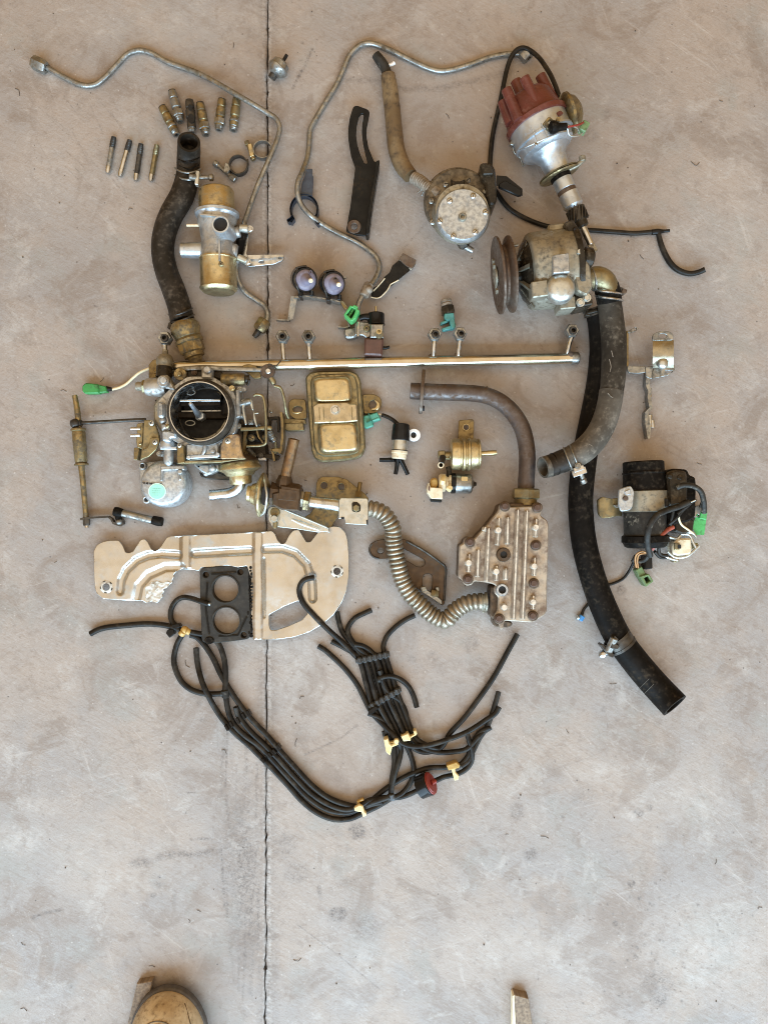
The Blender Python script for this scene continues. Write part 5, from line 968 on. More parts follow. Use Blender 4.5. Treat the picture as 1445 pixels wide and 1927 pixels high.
# right-hand choke and throttle linkage
g = G(); g.plate(rnd(B8.l([(925,420),(960,330),(985,330),(985,350),(925,355)]),1.5), 60, 40, b=1.5); g.plate(rnd(B8.l([(900,340),(930,330),(940,580),(905,590)]),2), 74, 30, b=2); part('side_casting', g, AL, t)
g = G(); g.plate(rnd(B8.l([(890,590),(950,580),(960,940),(900,930)]),3), 50, 8, b=2); g.plate(rnd(B8.l([(950,640),(1160,660),(1160,780),(1180,940),(1060,960),(960,940)]),3), 20, 4, b=2); part('dark_web', g, M['oily'], t)
part('choke_rod', G().tube(B8.l([(1065,395,70),(1080,384,72),(1135,396,72),(1150,430,72),(1166,560,68),(1168,700,64),(1164,815,62),(1130,830,60),(1000,838,58)]), 2.6, 10, 3), M['gold_dull'], t)
g = G(); g.plate(rnd(B8.l([(950,430),(1030,412),(1048,440),(1060,520),(1045,520),(1020,450),(985,470),(975,500),(1000,640),(985,655),(965,560)]),2), 66, 60, b=1); part('choke_lever', g, M['white_steel'], t)
g = G(); g.plate(rnd(B8.l([(1050,500),(1065,540),(1080,600),(1095,660),(1080,665),(1060,610)]),1.5), 60, 54, b=1); g.plate(rnd(B8.l([(1060,545),(1105,540),(1100,552),(1062,556)]),1), 58, 54, b=.6); part('fast_idle_cam', g, M['white_steel'], t)
g = G(); g.cyl(B8(930,470,60), B8(1040,440,64), 6.5, b=1); g.cyl(B8(940,570,56), B8(975,570,56), 6.5, b=1); g.plate(rnd(B8.l([(1010,600),(1055,598),(1058,645),(1012,650)]),2), 58, 46, b=1.5); part('shaft_boss', g, M['zinc'], t)
screw(t, *B8(1030,625), 58, 4, 'zinc')
g = G(); g.tube(B8.l([(950,690,52),(1080,684,52),(1200,676,50),(1215,680,48)]), [4,3.6,4,4], 10, 4, flat=.7); part('throttle_bar', g, M['gold_dull'], t)
g = G(); g.plate(rnd(B8.l([(1000,735),(1050,715),(1090,745),(1120,800),(1060,790),(1000,790)]),3), 46, 30, b=2); part('cam', g, M['black'], t); screw(t, *B8(1040,765), 46, 6.5, 'brass', False)
g = G(); g.ribbon(B8.l([(1085,690),(1105,760),(1130,790),(1140,810)]), 2.5, 40, 52); g.ribbon(B8.l([(1300,540),(1310,620),(1312,760),(1300,870),(1285,900)]), 4.5, 6, 40); part('throttle_arm', g, M['gold_bracket'], t)
part('return_spring', G().tube(B8.l([(1196,700,46),(1215,740,44),(1245,795,40)]), [7,6.5,6], 16, .7, hollow=1, rin=.5, mod=lambda s, L: 1+.1*np.sin(s*2.6)), M['zinc'], t)
g = G(); g.tube(B8.l([(1252,800,38),(1256,850,34),(1254,900,28)]), 2.4, 8, 3); g.plate(rnd(B8.l([(1210,860),(1250,850),(1305,855),(1302,895),(1225,890)]),2), 36, 26, b=1.5); g.ribbon(B8.l([(1215,860),(1235,920),(1240,965)]), 3.5, 6, 30); part('spring_hook', g, M['gold_bracket'], t)
g = G(); g.plate(rnd(B8.l([(1190,580),(1285,575),(1290,700),(1270,715),(1262,600),(1210,605),(1205,690),(1190,690)]),1.5), 30, 14, b=1); part('lower_arm', g, M['oily'], t); g = G(); g.plate(rnd(B8.l([(1100,905),(1230,905),(1290,920),(1270,960),(1100,935)]),2), 22, 6, b=1); part('lower_arm', g, M['oily'], t)
g = G(); g.plate(rnd(B8.l([(1098,938),(1165,938),(1170,960),(1100,960)]),1.5), 24, 14, b=1); part('stop_tab', g, M['white'], t)
screw(t, *B8(1212,533), 24, 3.5, 'zinc', False)
# gold brackets left
g = G(); g.plate(rnd(B8.l([(98,605),(185,608),(205,660),(232,742),(236,795),(205,862),(150,915),(95,950),(65,960),(78,860),(90,790),(92,690)]),3), 56, 50, b=1.5); part('bracket_plate', g, M['gold_dull'], t)
g = G(); g.plate(rnd(B8.l([(150,765),(236,762),(236,800),(205,870),(140,930),(70,955),(80,870),(130,850),(150,800)]),3), 60, 55, b=1); part('bracket_plate', g, M['gold_dull'], t)
g = G(); g.plate(rnd(B8.l([(35,640),(92,628),(95,700),(85,860),(40,850),(30,790),(38,720)]),2.5), 48, 40, b=1.2); part('pin_block', g, M['gold_dull'], t)
g = G(); g.plate(rnd(B8.l([(10,850),(55,848),(62,870),(40,960),(8,955)]),2), 44, 22, b=1.2); part('tab', g, M['gold_bracket'], t)
for yy in (684, 743): part('lever_pin', G().cyl(B8(-15,yy,46), B8(72,yy-2,48), 3.2, b=.6), M['steel'], t)
for p in ((162,632),(192,797)): screw(t, *B8(*p), 60, 5.4, 'white_steel')
screw(t, *B8(65,812), 48, 3.4, 'gold')
# column bosses
g = G(); g.plate(rnd(B8.l([(215,450),(240,440),(275,455),(280,560),(262,590),(225,585),(212,560)]),5), 82, 50, b=4); part('casting_boss', g, AL, t)
g = G(); g.ball(*B8(268,612), 70, 7); g.plate(rnd(B8.l([(245,640),(310,640),(330,700),(250,700)]),3), 78, 50, b=3); part('casting_boss', g, AL, t); screw(t, *B8(302,658), 78, 4, 'gold')
g = G(); g.plate(rnd(B8.l([(255,700),(320,700),(380,720),(380,765),(330,765),(330,800),(258,790)]),3), 82, 50, b=3); part('casting_step', g, M['alu_scuff'], t)
g = G(); g.lathe(B8(312,800,58), B8(312,862,58), [(0,0),(0,15),(.4,16.5),(.8,16.5),(.85,15),(1,15),(1,0)], 24); g.plate(rnd(B8.l([(235,838),(390,838),(388,868),(238,866)]),2), 70, 50, b=1.5); part('pump_cap', g, M['alu_blue'], t)
g = G(); g.lathe(B8(318,862,58), B8(315,1008,60), [(0,0),(0,9.5),(.75,9),(.9,7),(1,3),(1,0)], 22); g.ball(*B8(262,905), 50, 6); part('pump_barrel', g, AL, t)
# lower brackets
g = G(); g.plate(rnd(B8.l([(390,835),(405,815),(450,830),(455,985),(398,992),(385,950)]),2), 84, 50, b=1.5); part('bracket_end', g, M['gold_bracket'], t); screw(t, *B8(408,828), 84, 4.4, 'white_steel')
g = G(); g.plate(rnd(B8.l([(392,965),(770,960),(990,940),(992,950),(772,980),(392,990)]),1), 80, 60, b=1); part('bracket_bar', g, M['gold_dull'], t)
g = G(); g.plate(rnd(B8.l([(772,830),(795,770),(840,735),(915,730),(935,745),(950,850),(968,920),(992,945),(770,950)]),3), 90, 84, b=1.5); part('bracket_plate', g, mat('tan_zinc', (.48,.35,.20), (.36,.26,.14), .75, .42, 10, (.18,.11,.06), .4), t); screw(t, *B8(832,787), 90, 5.8, 'white_steel')
g = G(); g.plate(rnd(B8.l([(470,815),(600,830),(745,810),(755,930),(470,940)]),3), 76, 40, b=2); part('front_casting', g, M['alu_scuff'], t)
g = G(); g.plate(rnd(B8.l([(470,915),(745,905),(750,935),(465,950)]),2), 82, 60, b=1.5); part('front_ledge', g, M['alu_blue'], t); part('front_rib', G().tube(B8.l([(632,820,80),(630,870,80),(612,912,78)]), [4.5,4,4], 12, 3), AL, t)
for p in ((490,935),(745,910)): part('casting_pin', G().vcyl(*B8(*p), 70, 84, 4, b=1), M['alu_blue'], t)
g = G(); g.plate(rnd(B8.l([(520,990),(640,1000),(760,990),(770,1040),(660,1090),(600,1060)]),3), 40, 10, b=3); g.ball(*B8(645,1075), 30, 6); g.ball(*B8(700,1030), 40, 8); part('lower_lug', g, AL, t)
g = G(); g.plate(rnd(B8.l([(580,1060),(640,1110),(700,1050),(860,1110),(840,1135),(640,1125),(600,1110)]),3), 16, 4, b=1.5); part('foot_plate', g, M['dark'], t)
for p, zz_, r_, mm in (((540,188),60,4.2,'rust'),((940,342),62,4.4,'zinc'),((870,330),74,4,'gold'),((232,905),58,3.6,'zinc'),((700,880),80,3.6,'alu'),((1160,760),24,4,'brass'),((985,905),34,5,'brass'),((1120,920),26,4,'dark'),((925,660),54,4.2,'zinc'),((925,760),54,4.2,'rust')): bolt(t, *B8(*p), zz_, r_, mm, .9)
for p, q, r_ in (((1010,860,40),(1075,930,34),4.2),((1105,640,34),(1150,705,30),3.6)): part('coil_spring', G().tube([B8(*p), B8(*q)], r_, 12, .6, mod=lambda s_, L_: 1+.16*np.sin(s_*2.4)), M['zinc'], t)
g = G(); g.plate(rnd(B8.l([(970,690),(1010,700),(1000,800),(985,900),(950,905),(960,800)]),2), 40, 30, b=1.5); part('bell_crank', g, M['gold_bracket'], t)
g = G(); g.ribbon(B8.l([(1180,600),(1190,660),(1180,720),(1195,790)]), 3, 14, 38); part('link_strip', g, M['dark'], t)
# float cover with sticker
fx, fy = B8(262,1165)
part('cover', G().vlathe(fx, fy, 6, 52, [(0,0),(0,44),(.5,44.5),(.7,44),(.86,42),(.95,39),(1,34.5),(1,0)], 48), M['alu_scuff'], t)
g = G()
for p, a in (((85,1008),.7), ((118,1305),-.7), ((420,1290),.8)): g.plate(circ(*B8(*p),7.5,7.5,16), 26, 8, holes=[circ(*B8(*p),3.4,3.4,12)], b=1.5)
g.plate(rnd(B8.l([(60,985),(130,975),(200,960),(440,1000),(470,1120),(470,1260),(440,1310),(300,1330),(95,1320),(60,1200)]),12), 20, 6, b=2); part('cover_flange', g, M['alu'], t)
g = G()
for p in ((85,1008), (118,1305), (420,1290)): g.plate(circ(*B8(*p),3.2,3.2,12), 25.2, 22)
part('flange_hole', g, M['void'], t)
g = G(); g.plate(rnd(B8.l([(238,1008),(450,1005),(452,1045),(262,1052),(258,1140),(240,1140)]),2), 60, 40, b=2); g.plate(rnd(B8.l([(380,1045),(400,1050),(425,1130),(405,1140)]),2), 56, 40, b=1.5); part('cover_rib', g, M['alu'], t); g = G(); g.vcyl(*B8(412,1062), 50, 62, 4.5, b=1); part('rib_peg', g, M['alu'], t)
sx, sy = B8(214,1234)
st = part('sticker', G().plate(circ(sx, sy, 16.6, 15.6, 36), 53.6, 50), M['mint_rim'], t); part('sticker_face', G().plate(circ(sx, sy+.3, 14.8, 13.8, 36), 54, 50), M['mint'], st)
g = G()
for k, (dy, hw) in enumerate(((-5,8),(-1,9.5),(3,9),(7,6))):
    for j in range(int(hw/1.6)): g.plate(rect(sx-hw+j*3.2+1, sy+dy, 2, .7), 54.25, 53.8)
part('small_print', g, mat('faint_print', (.13,.42,.36)), st)
g = G(); s0 = B8(90,1160)
for p in ([(86,1158),(108,1156)], [(92,1166),(112,1168)], [(120,1158),(122,1170)], [(120,1157),(136,1157)], [(121,1163),(134,1163)], [(122,1170),(138,1170)], [(150,1158),(150,1172)], [(160,1158),(160,1172)], [(160,1164),(172,1158)], [(160,1165),(174,1172)], [(180,1160),(190,1158),(190,1170)], [(200,1164),(222,1164)], [(235,1166),(258,1160)]): g.plate(thick(B8.l(p), 1.1), 53.4, 48)
part('handwriting', g, M['ink'], t)
# dashpot diaphragm and bent outlet
part('diaphragm', G().lathe(B8(930,935,42), B8(952,1172,40), [(0,0),(0,28),(.1,34),(.3,38),(.38,41),(.44,41),(.48,36),(.56,29),(.66,26),(.7,21.5),(.96,20),(1,18),(1,0)], 44), M['gold'], t)
part('diaphragm_back', G().lathe(B8(926,930,42), B8(935,985,42), [(0,0),(0,26),(.5,33),(1,37),(1,0)], 40), M['rustbrown'], t)
part('diaphragm_ring', G().lathe(B8(946,1120,40), B8(952,1170,40), [(0,20),(.1,21.5),(.8,21),(1,19)], 8), M['gold'], t)
part('bent_outlet', G().tube(B8.l([(952,1150,36),(940,1185,34),(905,1225,30),(850,1250,26),(780,1258,24),(735,1262,24),(718,1265,24),(680,1268,24)]), [10,10.2,10.4,10.4,10,9.6,10.4,10.2], 22, 2.5, hollow=2, rin=.8), M['steel'], t)
# cream wire with green plug
part('wire', G().tube(Z3.l([(282,418,6),(330,406,5),(375,382,6),(410,350,10),(450,318,18),(500,296,26),(540,288,32)]), 2.6, 10, 3), M['wire_cream'], t)
g = G(); g.plate(rnd(Z3.l([(110,395),(130,378),(205,385),(210,440),(125,442),(110,425)]),2), 18, 3, b=2); g.plate(rnd(Z3.l([(205,388),(250,398),(258,432),(205,438)]),2), 15, 4, b=1.5); part('green_plug', g, M['green'], t); g = G(); g.cyl(Z3(252,414,8), Z3(288,416,7), 5.5, 3.4, b=.8); part('plug_boot', g, M['black'], t)
# ------------------------------------------------------------------ exhaust recirculation valve with tee, plus its brackets
t = thing('recirculation_valve', 'gold disc valve on a brown tee with upright pipe, square clamp plate and brackets', 'valve', 560, 940)
z = 44
part('diaphragm', G().lathe(A2(362,545,z), A2(560,566,z), [(0,0),(0,13),(.03,15),(.16,15.5),(.2,19),(.36,22),(.44,31),(.52,39),(.56,42),(.63,42.5),(.68,40),(.72,36),(.9,20),(1,14),(1,0)], 44), M['gold'], t)
g = G(); g.plate(rnd(A2.l([(505,480),(535,505),(525,600),(505,645),(480,635),(475,560),(485,500)]),3), 84, 70, b=1); part('window', g, M['void'], t)
part('guard_edge', G().tube([A2(x,y,w_) for x,y,w_ in ((497,385,50),(505,440,76),(512,505,86),(520,560,88),(514,620,84),(500,690,70),(465,725,50))], 2.2, 8, 3), M['white_steel'], t)
g = G(); g.lathe(A2(545,545,z), A2(790,570,z), [(0,0),(0,12),(.05,24),(.12,22),(.3,21),(.35,25),(.9,25),(1,22),(1,0)], 8); part('tee_body', g, M['rustbrown'], t)
g = G(); g.plate(rnd(A2.l([(625,475),(790,500),(792,560),(775,690),(640,680),(560,640),(560,540),(625,530)]),3), 66, 20, b=3); part('tee_block', g, M['rustbrown'], t)
part('tee_collar', G().lathe(A2(655,492,z+4), A2(668,405,z+6), [(0,0),(0,16),(.5,16.5),(.75,14),(1,12),(1,0)], 8), M['rustbrown'], t)
part('upright_pipe', G().tube([A2(668,420,50),A2(695,300,54),A2(718,200,58),A2(737,112,62)], [10.2,10.4,10.6,10.6], 24, 5, hollow=2, rin=.7), mat('browned_brass_pipe', (.26,.165,.085), (.19,.11,.055), .75, .36, 12, (.08,.05,.03), .3), t)
part('hex_nut', hexnut(A2(778,590,46), A2(822,596,46), 17, 10), M['dirty_alu'], t); part('hex_nut', hexnut(A2(815,602,46), A2(866,610,46), 20, 10), M['brass'], t)
part('silver_pipe', G().tube([A2(850,608,46),A2(950,622,46),A2(1060,634,46),A2(1150,650,46),A2(1330,670,46)], [11,11.2,12,12,13], 26, 5), M['steel'], t)
g = G(); g.plate(rnd(A2.l([(912,560),(918,455),(935,425),(965,412),(1095,414),(1160,435),(1190,460),(1300,545),(1335,590),(1325,640),(1100,640),(1085,740),(1060,770),(1022,848),(815,738),(870,705),(900,660)]),3), 14, 11, holes=[circ(*A2(977,482),7.4,6), circ(*A2(1115,493),7.4,6)], b=.8); part('mounting_plate', g, M['gold_bracket'], t)
g = G()
for p in ((977,482), (1115,493)): g.vlathe(*A2(*p), 12, 16, [(0,6.8),(0,9.5),(1,8.5),(1,6.8)], 20)
part('hole_rim', g, M['gold_bracket'], t)
g = G(); g.cyl(A2(1266,455,22), A2(1250,560,24), 4, b=1); g.cyl(A2(1254,530,24), A2(1249,575,24), 6.5, seg=6); part('stud', g, M['gold_bracket'], t)
g = G(); g.plate(rnd(A2.l([(1095,600),(1110,582),(1318,585),(1330,600),(1330,800),(1150,790),(1140,750),(1095,750)]),1.5), 66, 62, holes=[], b=1); g.plate(A2.l([(1093,596),(1110,596),(1110,750),(1093,750)]), 60, 30, b=1); part('clamp_plate', g, M['white_steel'], t)
g = G(); g.plate(A2.l([(1312,758),(1328,756),(1328,800),(1318,798)]), 67, 60); g.plate(A2.l([(1112,735),(1138,735),(1138,752),(1112,752)]), 67, 60); part('plate_notch', g, M['void'], t)
g = G(); g.plate(rnd(A2.l([(1198,618),(1240,612),(1270,640),(1268,690),(1240,698),(1200,690)]),3), 66.8, 63); part('bolt_slot', g, M['oily'], t); bolt(t, *A2(1233,664), 68, 7, 'gold_dull', 1.0, False)
g = G(); g.plate(rnd(A2.l([(525,685),(545,652),(600,650),(760,710),(1010,825),(1025,862),(985,850),(930,858),(760,832),(610,815),(560,812),(540,760)]),3), 32, 28, b=1); part('support_arm', g, M['white_steel'], t)
g = G(); g.tube(A2.l([(720,752,32.5),(800,785,33),(940,838,32.5)]), [2,4,2], 10, 3, flat=.5); g.plate(rnd(A2.l([(590,652),(605,645),(1000,812),(1012,830)]),1), 38, 28, b=1); part('arm_rib', g, M['white_steel'], t)
g = G(); g.vcyl(*A2(585,698), 30, 37, 9, b=1); part('washer', g, M['gold_bracket'], t); bolt(t, *A2(578,748), 34, 7.5, 'white_steel', 1.2); g = G(); g.cyl(A2(590,770,34), A2(584,825,34), 4.6, b=1); part('bolt_shank', g, M['gold_dull'], t)
# ------------------------------------------------------------------ corrugated metal hose
t = thing('corrugated_hose', 'corrugated metal hose snaking from the square clamp plate to the ribbed box', 'flexible hose', 790, 1080)
part('corrugations', G().tube([(x, y, zz) for (x, y), zz in zip(A4.l([(478,300),(535,312),(590,338),(636,395),(660,450),(665,520),(676,600),(692,680),(710,760),(735,835),(760,885),(805,950),(875,1017),(950,1083),(1045,1122),(1120,1050),(1200,1000),(1260,987),(1316,984)]), (48,48,46,42,38,33,30,28,26,24,24,24,24,24,26,30,34,36,36))], 15.0, 26, .85, mod=lambda s, L: .87+.25*np.abs(np.sin(s*np.pi/(L/41)))**.7), M['flex'], t)
g = G(); g.lathe(A4(1305,985,36), A4(1352,985,36), [(0,13),(.05,16.5),(.2,17),(.3,15),(.6,15),(.65,18),(.95,18),(1,14)], 28); g.cyl(A4(1330,1030,40), A4(1332,1062,38), 4.5, seg=6); part('clamp', g, M['dirty_alu'], t)
# ------------------------------------------------------------------ brown triangular bracket
t = thing('triangular_bracket', 'dark brown three-cornered bracket with slots lying under the corrugated hose', 'bracket', 770, 1070)
g = G(); g.plate(rnd(A4.l([(485,590),(500,555),(540,535),(600,525),(740,525),(790,540),(1000,680),(1050,720),(1055,800),(1040,1000),(1025,1018),(990,985),(900,920),(820,880),(760,820),(720,740),(640,670),(550,675),(500,645)]),4), 11, 7, holes=[circ(*A4(570,612),5.5,5), rnd(A4.l([(690,600),(740,595),(800,630),(895,680),(895,715),(870,730),(840,728),(740,670)]),3), rnd(A4.l([(880,800),(900,780),(935,780),(952,800),(948,880),(930,920),(905,915),(878,880)]),3)], b=1); part('plate', g, M['rustbrown'], t)
g = G(); g.tube(A4.l([(505,560,11),(488,600,11),(510,650,11),(560,670,11)]), 2, 8, 3); g.tube(A4.l([(760,540,11),(880,605,11),(1000,690,11),(1045,730,11),(1045,820,11),(1036,980,11)]), 2.4, 8, 3); part('folded_edge', g, M['dark'], t)
g = G(); g.plate(rnd(A4.l([(860,880),(905,895),(990,950),(1020,975),(1025,1010),(1000,1000),(930,950),(870,915)]),2), 22, 6, b=1); part('nut_tab', g, M['zinc'], t)
g = G(); g.cyl(A4(985,880,20), A4(990,905,20), 3.6); g.plate(rnd(A4.l([(865,880),(900,872),(912,900),(880,915)]),1.5), 28, 14, b=1); part('stud', g, M['dirty_alu'], t); part('hex_nut', hexnut(A4(972,900,20), A4(965,945,20), 8), M['gold_bracket'], t)
# ------------------------------------------------------------------ ribbed box
t = thing('ribbed_box', 'rust-stained flat metal box with raised ribs, ten-odd bolts and two round ports', 'valve box', 945, 1060)
out = A6.l([(645,315),(700,288),(750,310),(765,345),(1045,338),(1060,310),(1105,298),(1150,325),(1155,400),(1135,450),(1165,475),(1215,508),(1235,570),(1225,1000),(1215,1290),(1212,1600),(1185,1655),(1105,1705),(1045,1745),(890,1735),(705,1722),(690,1745),(690,1800),(672,1832),(645,1825),(635,1755),(590,1735),(568,1690),(590,1645),(620,1600),(628,1440),(585,1395),(575,1330),(600,1300),(560,1278),(450,1258),(335,1245),(310,1285),(245,1302),(200,1270),(185,1228),(142,1205),(150,1000),(158,810),(205,790),(220,735),(280,705),(335,735),(400,660),(470,590),(540,500),(600,430),(625,390)])
top = rnd(out, 3, 2)
def shift(o, s): c = np.array(o).mean(0); return [tuple(c + (np.array(p)-c)*s) for p in o]
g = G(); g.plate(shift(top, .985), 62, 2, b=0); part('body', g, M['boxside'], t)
part('top_cover', G().plate(top, 72, 62, b=2), M['box'], t)
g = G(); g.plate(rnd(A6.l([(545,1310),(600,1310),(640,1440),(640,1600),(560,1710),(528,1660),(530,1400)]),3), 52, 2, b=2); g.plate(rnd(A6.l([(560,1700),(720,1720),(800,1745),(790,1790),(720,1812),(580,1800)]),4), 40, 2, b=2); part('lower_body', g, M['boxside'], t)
g = G(); g.plate(rnd(A6.l([(750,295),(1060,295),(1065,345),(760,348)]),2), 66, 40, b=2); part('inlet_shoulder', g, M['rustbrown'], t)
for a, b in (((512,605),(485,1250)), ((637,480),(615,812)), ((742,470),(735,800)), ((865,380),(810,1710)), ((975,390),(920,1710)), ((387,862),(375,1195)), ((277,920),(264,1135)), ((608,1060),(600,1240)), ((718,1090),(713,1232)), ((1086,490),(1075,715)), ((1068,960),(1058,1180)), ((1050,1420),(1046,1585)), ((470,590),(455,640))):
    pa, pb = A6(*a), A6(*b); o = part('rib', G().plate(rnd(thick([pa, pb], 9.5), 2.5), 79, 71, b=3.2), M['box'], t)
    part('worn_crest', G().tube([pa+(79,), ((pa[0]+pb[0])/2, (pa[1]+pb[1])/2, 79.6), pb+(79,)], [1.4,1.9,1.4], 8, 4, flat=.7), M['boxrib'], o)
for p in ((627,626),(268,1022),(602,1126),(1080,592),(1062,1062),(1048,1497),(700,1560)): part('boss', G().vlathe(*A6(*p), 70, 84, [(0,0),(0,7),(.7,6.6),(1,5),(1,0)], 20), M['boxrib'], t)
for p in ((707,340),(1098,355),(283,775),(1080,812),(260,1224),(1057,1272),(1045,1667),(638,1700)):
    x, y = A6(*p); pad = part('bolt_pad', G().vcyl(x, y, 68, 76, 10, b=1.5), M['boxside'], t)
    part('bolt', G().vlathe(x, y, 74, 84, [(0,0),(0,7.4),(.6,7.4),(.65,6),(1,5.4),(1,0)], 18), M['boltrust'], pad)
for p, r1, r2, m in (((690,925),13.5,6.6,'rustbrown'), ((674,1350),12,7.2,'alu_scuff')):
    x, y = A6(*p); pt = part('port', G().vlathe(x, y, 66, 78, [(0,0),(0,r1),(.75,r1),(1,r1-1.5),(1,r2),(.2,r2-.4)], 30), M[m], t); part('port_hole', G().vcyl(x, y, 66, 74.5, r2+.3), M['void'], pt)
# ------------------------------------------------------------------ stamped heat shield
t = thing('heat_shield', 'large champagne-coloured stamped metal sheet with notches, ribs and torn lower edge', 'heat shield', 400, 1090)
out = A3.l([(46,215),(62,182),(95,165),(130,158),(178,158),(198,185),(212,222),(232,224),(252,215),(275,180),(292,155),(312,150),(328,165),(345,200),(362,218),(382,208),(400,185),(425,145),(442,136),(620,128),(800,120),(980,108),(995,125),(1008,158),(1030,180),(1048,170),(1068,130),(1090,104),(1118,100),(1140,138),(1158,168),(1180,165),(1200,138),(1228,102),(1270,92),(1300,84),(1335,88),(1362,115),(1374,160),(1380,250),(1380,340),(1368,420),(1345,480),(1300,548),(1240,600),(1170,640),(1090,665),(1010,676),(878,680),(875,600),(868,540),(872,470),(864,420),(868,360),(858,325),(848,292),(800,300),(740,290),(680,298),(610,300),(596,318),(560,312),(500,310),(482,318),(464,338),(466,352),(455,368),(458,380),(440,392),(428,405),(410,410),(416,425),(405,436),(408,455),(392,470),(380,486),(350,478),(320,486),(300,474),(250,476),(170,470),(95,464),(62,440),(50,405),(48,300)])
hA = circ(*A3(112,402),7.2,7.2,18); hB = circ(*A3(1318,320),7.2,7.2,18); win = rnd(A3.l([(962,548),(1040,505),(1110,476),(1140,480),(1165,505),(1165,540),(1135,575),(1060,608),(1000,628),(970,628),(962,600)]),3)
ribs = [([(490,234),(400,228),(330,236),(268,262),(215,312),(190,365),(184,425)], 30, -6), ([(575,228),(700,220),(862,212)], 32, -6), ([(945,204),(1030,202),(1100,226),(1160,286),(1186,370),(1190,465)], 30, -6), ([(505,298),(420,300),(330,340),(282,395),(266,470)], 34, -5), ([(935,255),(938,560)], 9, -4)]
RB = [([A3(*p) for p in P], w_*.36*.86, h) for P, w_, h in ribs]
def emb(x, y):
    s = 0.0
    for P, w_, h in RB:
        d = 1e9
        for a, b in zip(P, P[1:]):
            dx, dy = b[0]-a[0], b[1]-a[1]; tt = max(0, min(1, ((x-a[0])*dx+(y-a[1])*dy)/(dx*dx+dy*dy))); d = min(d, math.hypot(x-a[0]-tt*dx, y-a[1]-tt*dy))
        u = min(1.0, max(0.0, (w_-d)/(w_*.7))); s = min(s, h*(u*u*(3-2*u)))
    for xr, y0, y1, w_, hh in ((A3(528,0)[0], 1008, 1070, 13, 4.5), (A3(905,0)[0], 1000, 1204, 12, 4.0)):
        d = abs(x-xr)
        if d < w_ and y0 < y < y1: u = min(1.0, (w_-d)/(w_*.7)); s += hh*u*u*(3-2*u)
    return s
def bent(x, y): return emb(x, y) + 1.6*math.sin(x*.045)*math.sin(y*.06+1)
part('sheet', G().plate(rnd(out, 2, 2), 18, 15, holes=[hA, hB, win], zf=bent, grid=2.0, b=.8), M['shield'], t, sharp=60)
def rough(x, y): return bent(x, y) + 1.4 + 1.9*mnoise.noise(Vector((x*.16, y*.16, 0))) + 1.1*mnoise.noise(Vector((x*.4, y*.4, 5)))
part('torn_foil', G().plate(rnd(A3.l([(318,400),(345,378),(380,372),(410,382),(430,372),(448,380),(438,395),(425,408),(410,412),(414,428),(402,438),(405,456),(390,470),(376,484),(350,476),(322,484),(318,440)]),1.5), 18, 14, zf=rough, grid=1.6), M['foil'], t, sharp=80)
for p in ((112,402), (1318,320)):
    g = G(); g.vlathe(*A3(*p), 16, 19.5, [(0,7),(0,12.5),(.6,12),(1,9),(1,7)], 26); part('eyelet', g, M['foil'], t)
    g = G()
    for k in range(5): a = k*1.3+.4; c = A3(*p); g.plate(rect(c[0]+11*math.cos(a), c[1]+11*math.sin(a), 4.5, 1.6, a+1.57), 19.6, 16)
    part('eyelet_tear', g, M['dark'], t)
g = G()
for k in range(22):
    x, y = A3(866+rng.normal(0,5), 300+k*17); g.plate(rnd(circ(x, y, 1.6+1.6*rng.random(), 2+2*rng.random(), 7),.5), 19.5, 8)
part('burnt_edge', g, M['rubber'], t)
# ------------------------------------------------------------------ gasket block
t = thing('insulator_gasket', 'black rectangular gasket block with two big round holes beside the heat shield', 'gasket', 425, 1135)
out = A3.l([(600,322),(615,302),(700,292),(825,286),(855,305),(862,480),(870,640),(855,675),(760,688),(640,698),(612,685),(604,500)])
h1 = circ(*A3(733,414),24.5,24.5,40); h2 = circ(*A3(738,580),25.5,25.5,40)
part('block', G().plate(rnd(out,4), 19, 1, holes=[h1, h2] + [circ(*A3(*p),5.6,5.6,16) for p in ((632,337),(812,323),(830,652))], b=1.2), M['gasket'], t)
for h in (h1, h2): c = np.array(h).mean(0); part('hole_lip', G().vlathe(c[0], c[1], 16, 21, [(0,24.6),(.4,27.8),(1,27),(1,25.2)], 40), M['gasket'], t)
g = G(); g.plate(thick(A3.l([(640,380),(632,520),(650,650)]),3), 20.5, 18); g.plate(thick(A3.l([(700,660),(800,655),(845,560)]),3), 20.5, 18); g.plate(thick(A3.l([(660,335),(790,325)]),3), 20.5, 18); part('moulded_ridge', g, M['paint'], t)
g = G(); g.plate(circ(*A3(650,682),9,7,16), 21, 16, b=1); part('nipple_pad', g, M['rubber'], t)
g = G(); g.cyl(A3(640,488,24), A3(655,492,22), 3.2); part('nipple', g, M['zinc'], t)
# ------------------------------------------------------------------ vacuum hose harness
t = thing('vacuum_hose_harness', 'tangled bundle of thin black rubber hoses held by holders and cream clips', 'hose bundle', 640, 1330)
def H7(p, r=5.2, z=None): part('hose', G().tube(A7.l(p, z), r, 14, 3.2, hollow=3, rin=.5), M['hose'], t)
def H8(p, r=4.7, z=None): part('hose', G().tube(A8.l(p, z), r, 14, 3.2, hollow=3, rin=.5), M['hose'], t)
def join(a, b): return [A7(*p) for p in a] + [A8(*p) for p in b]
H7([(38,408,8),(80,385,7),(130,368,5.5),(280,350,5.5),(430,340,6),(560,352,8),(650,378,13)], 5.4)
H7([(700,392,14),(770,405,14),(850,425,13),(905,470,12),(940,550,11),(955,640,11),(957,720,11),(952,805,11)], 5.3)
H7([(668,405,12),(630,470,8),(610,540,6),(606,600,6),(625,670,6),(660,735,6),(720,785,6),(800,812,7),(880,816,8),(945,812,10)], 5.3)
H7([(842,205,23),(790,188,21),(720,165,14),(665,160,9),(620,185,7),(588,240,6),(585,300,6),(605,338,8),(640,360,12)], 5)
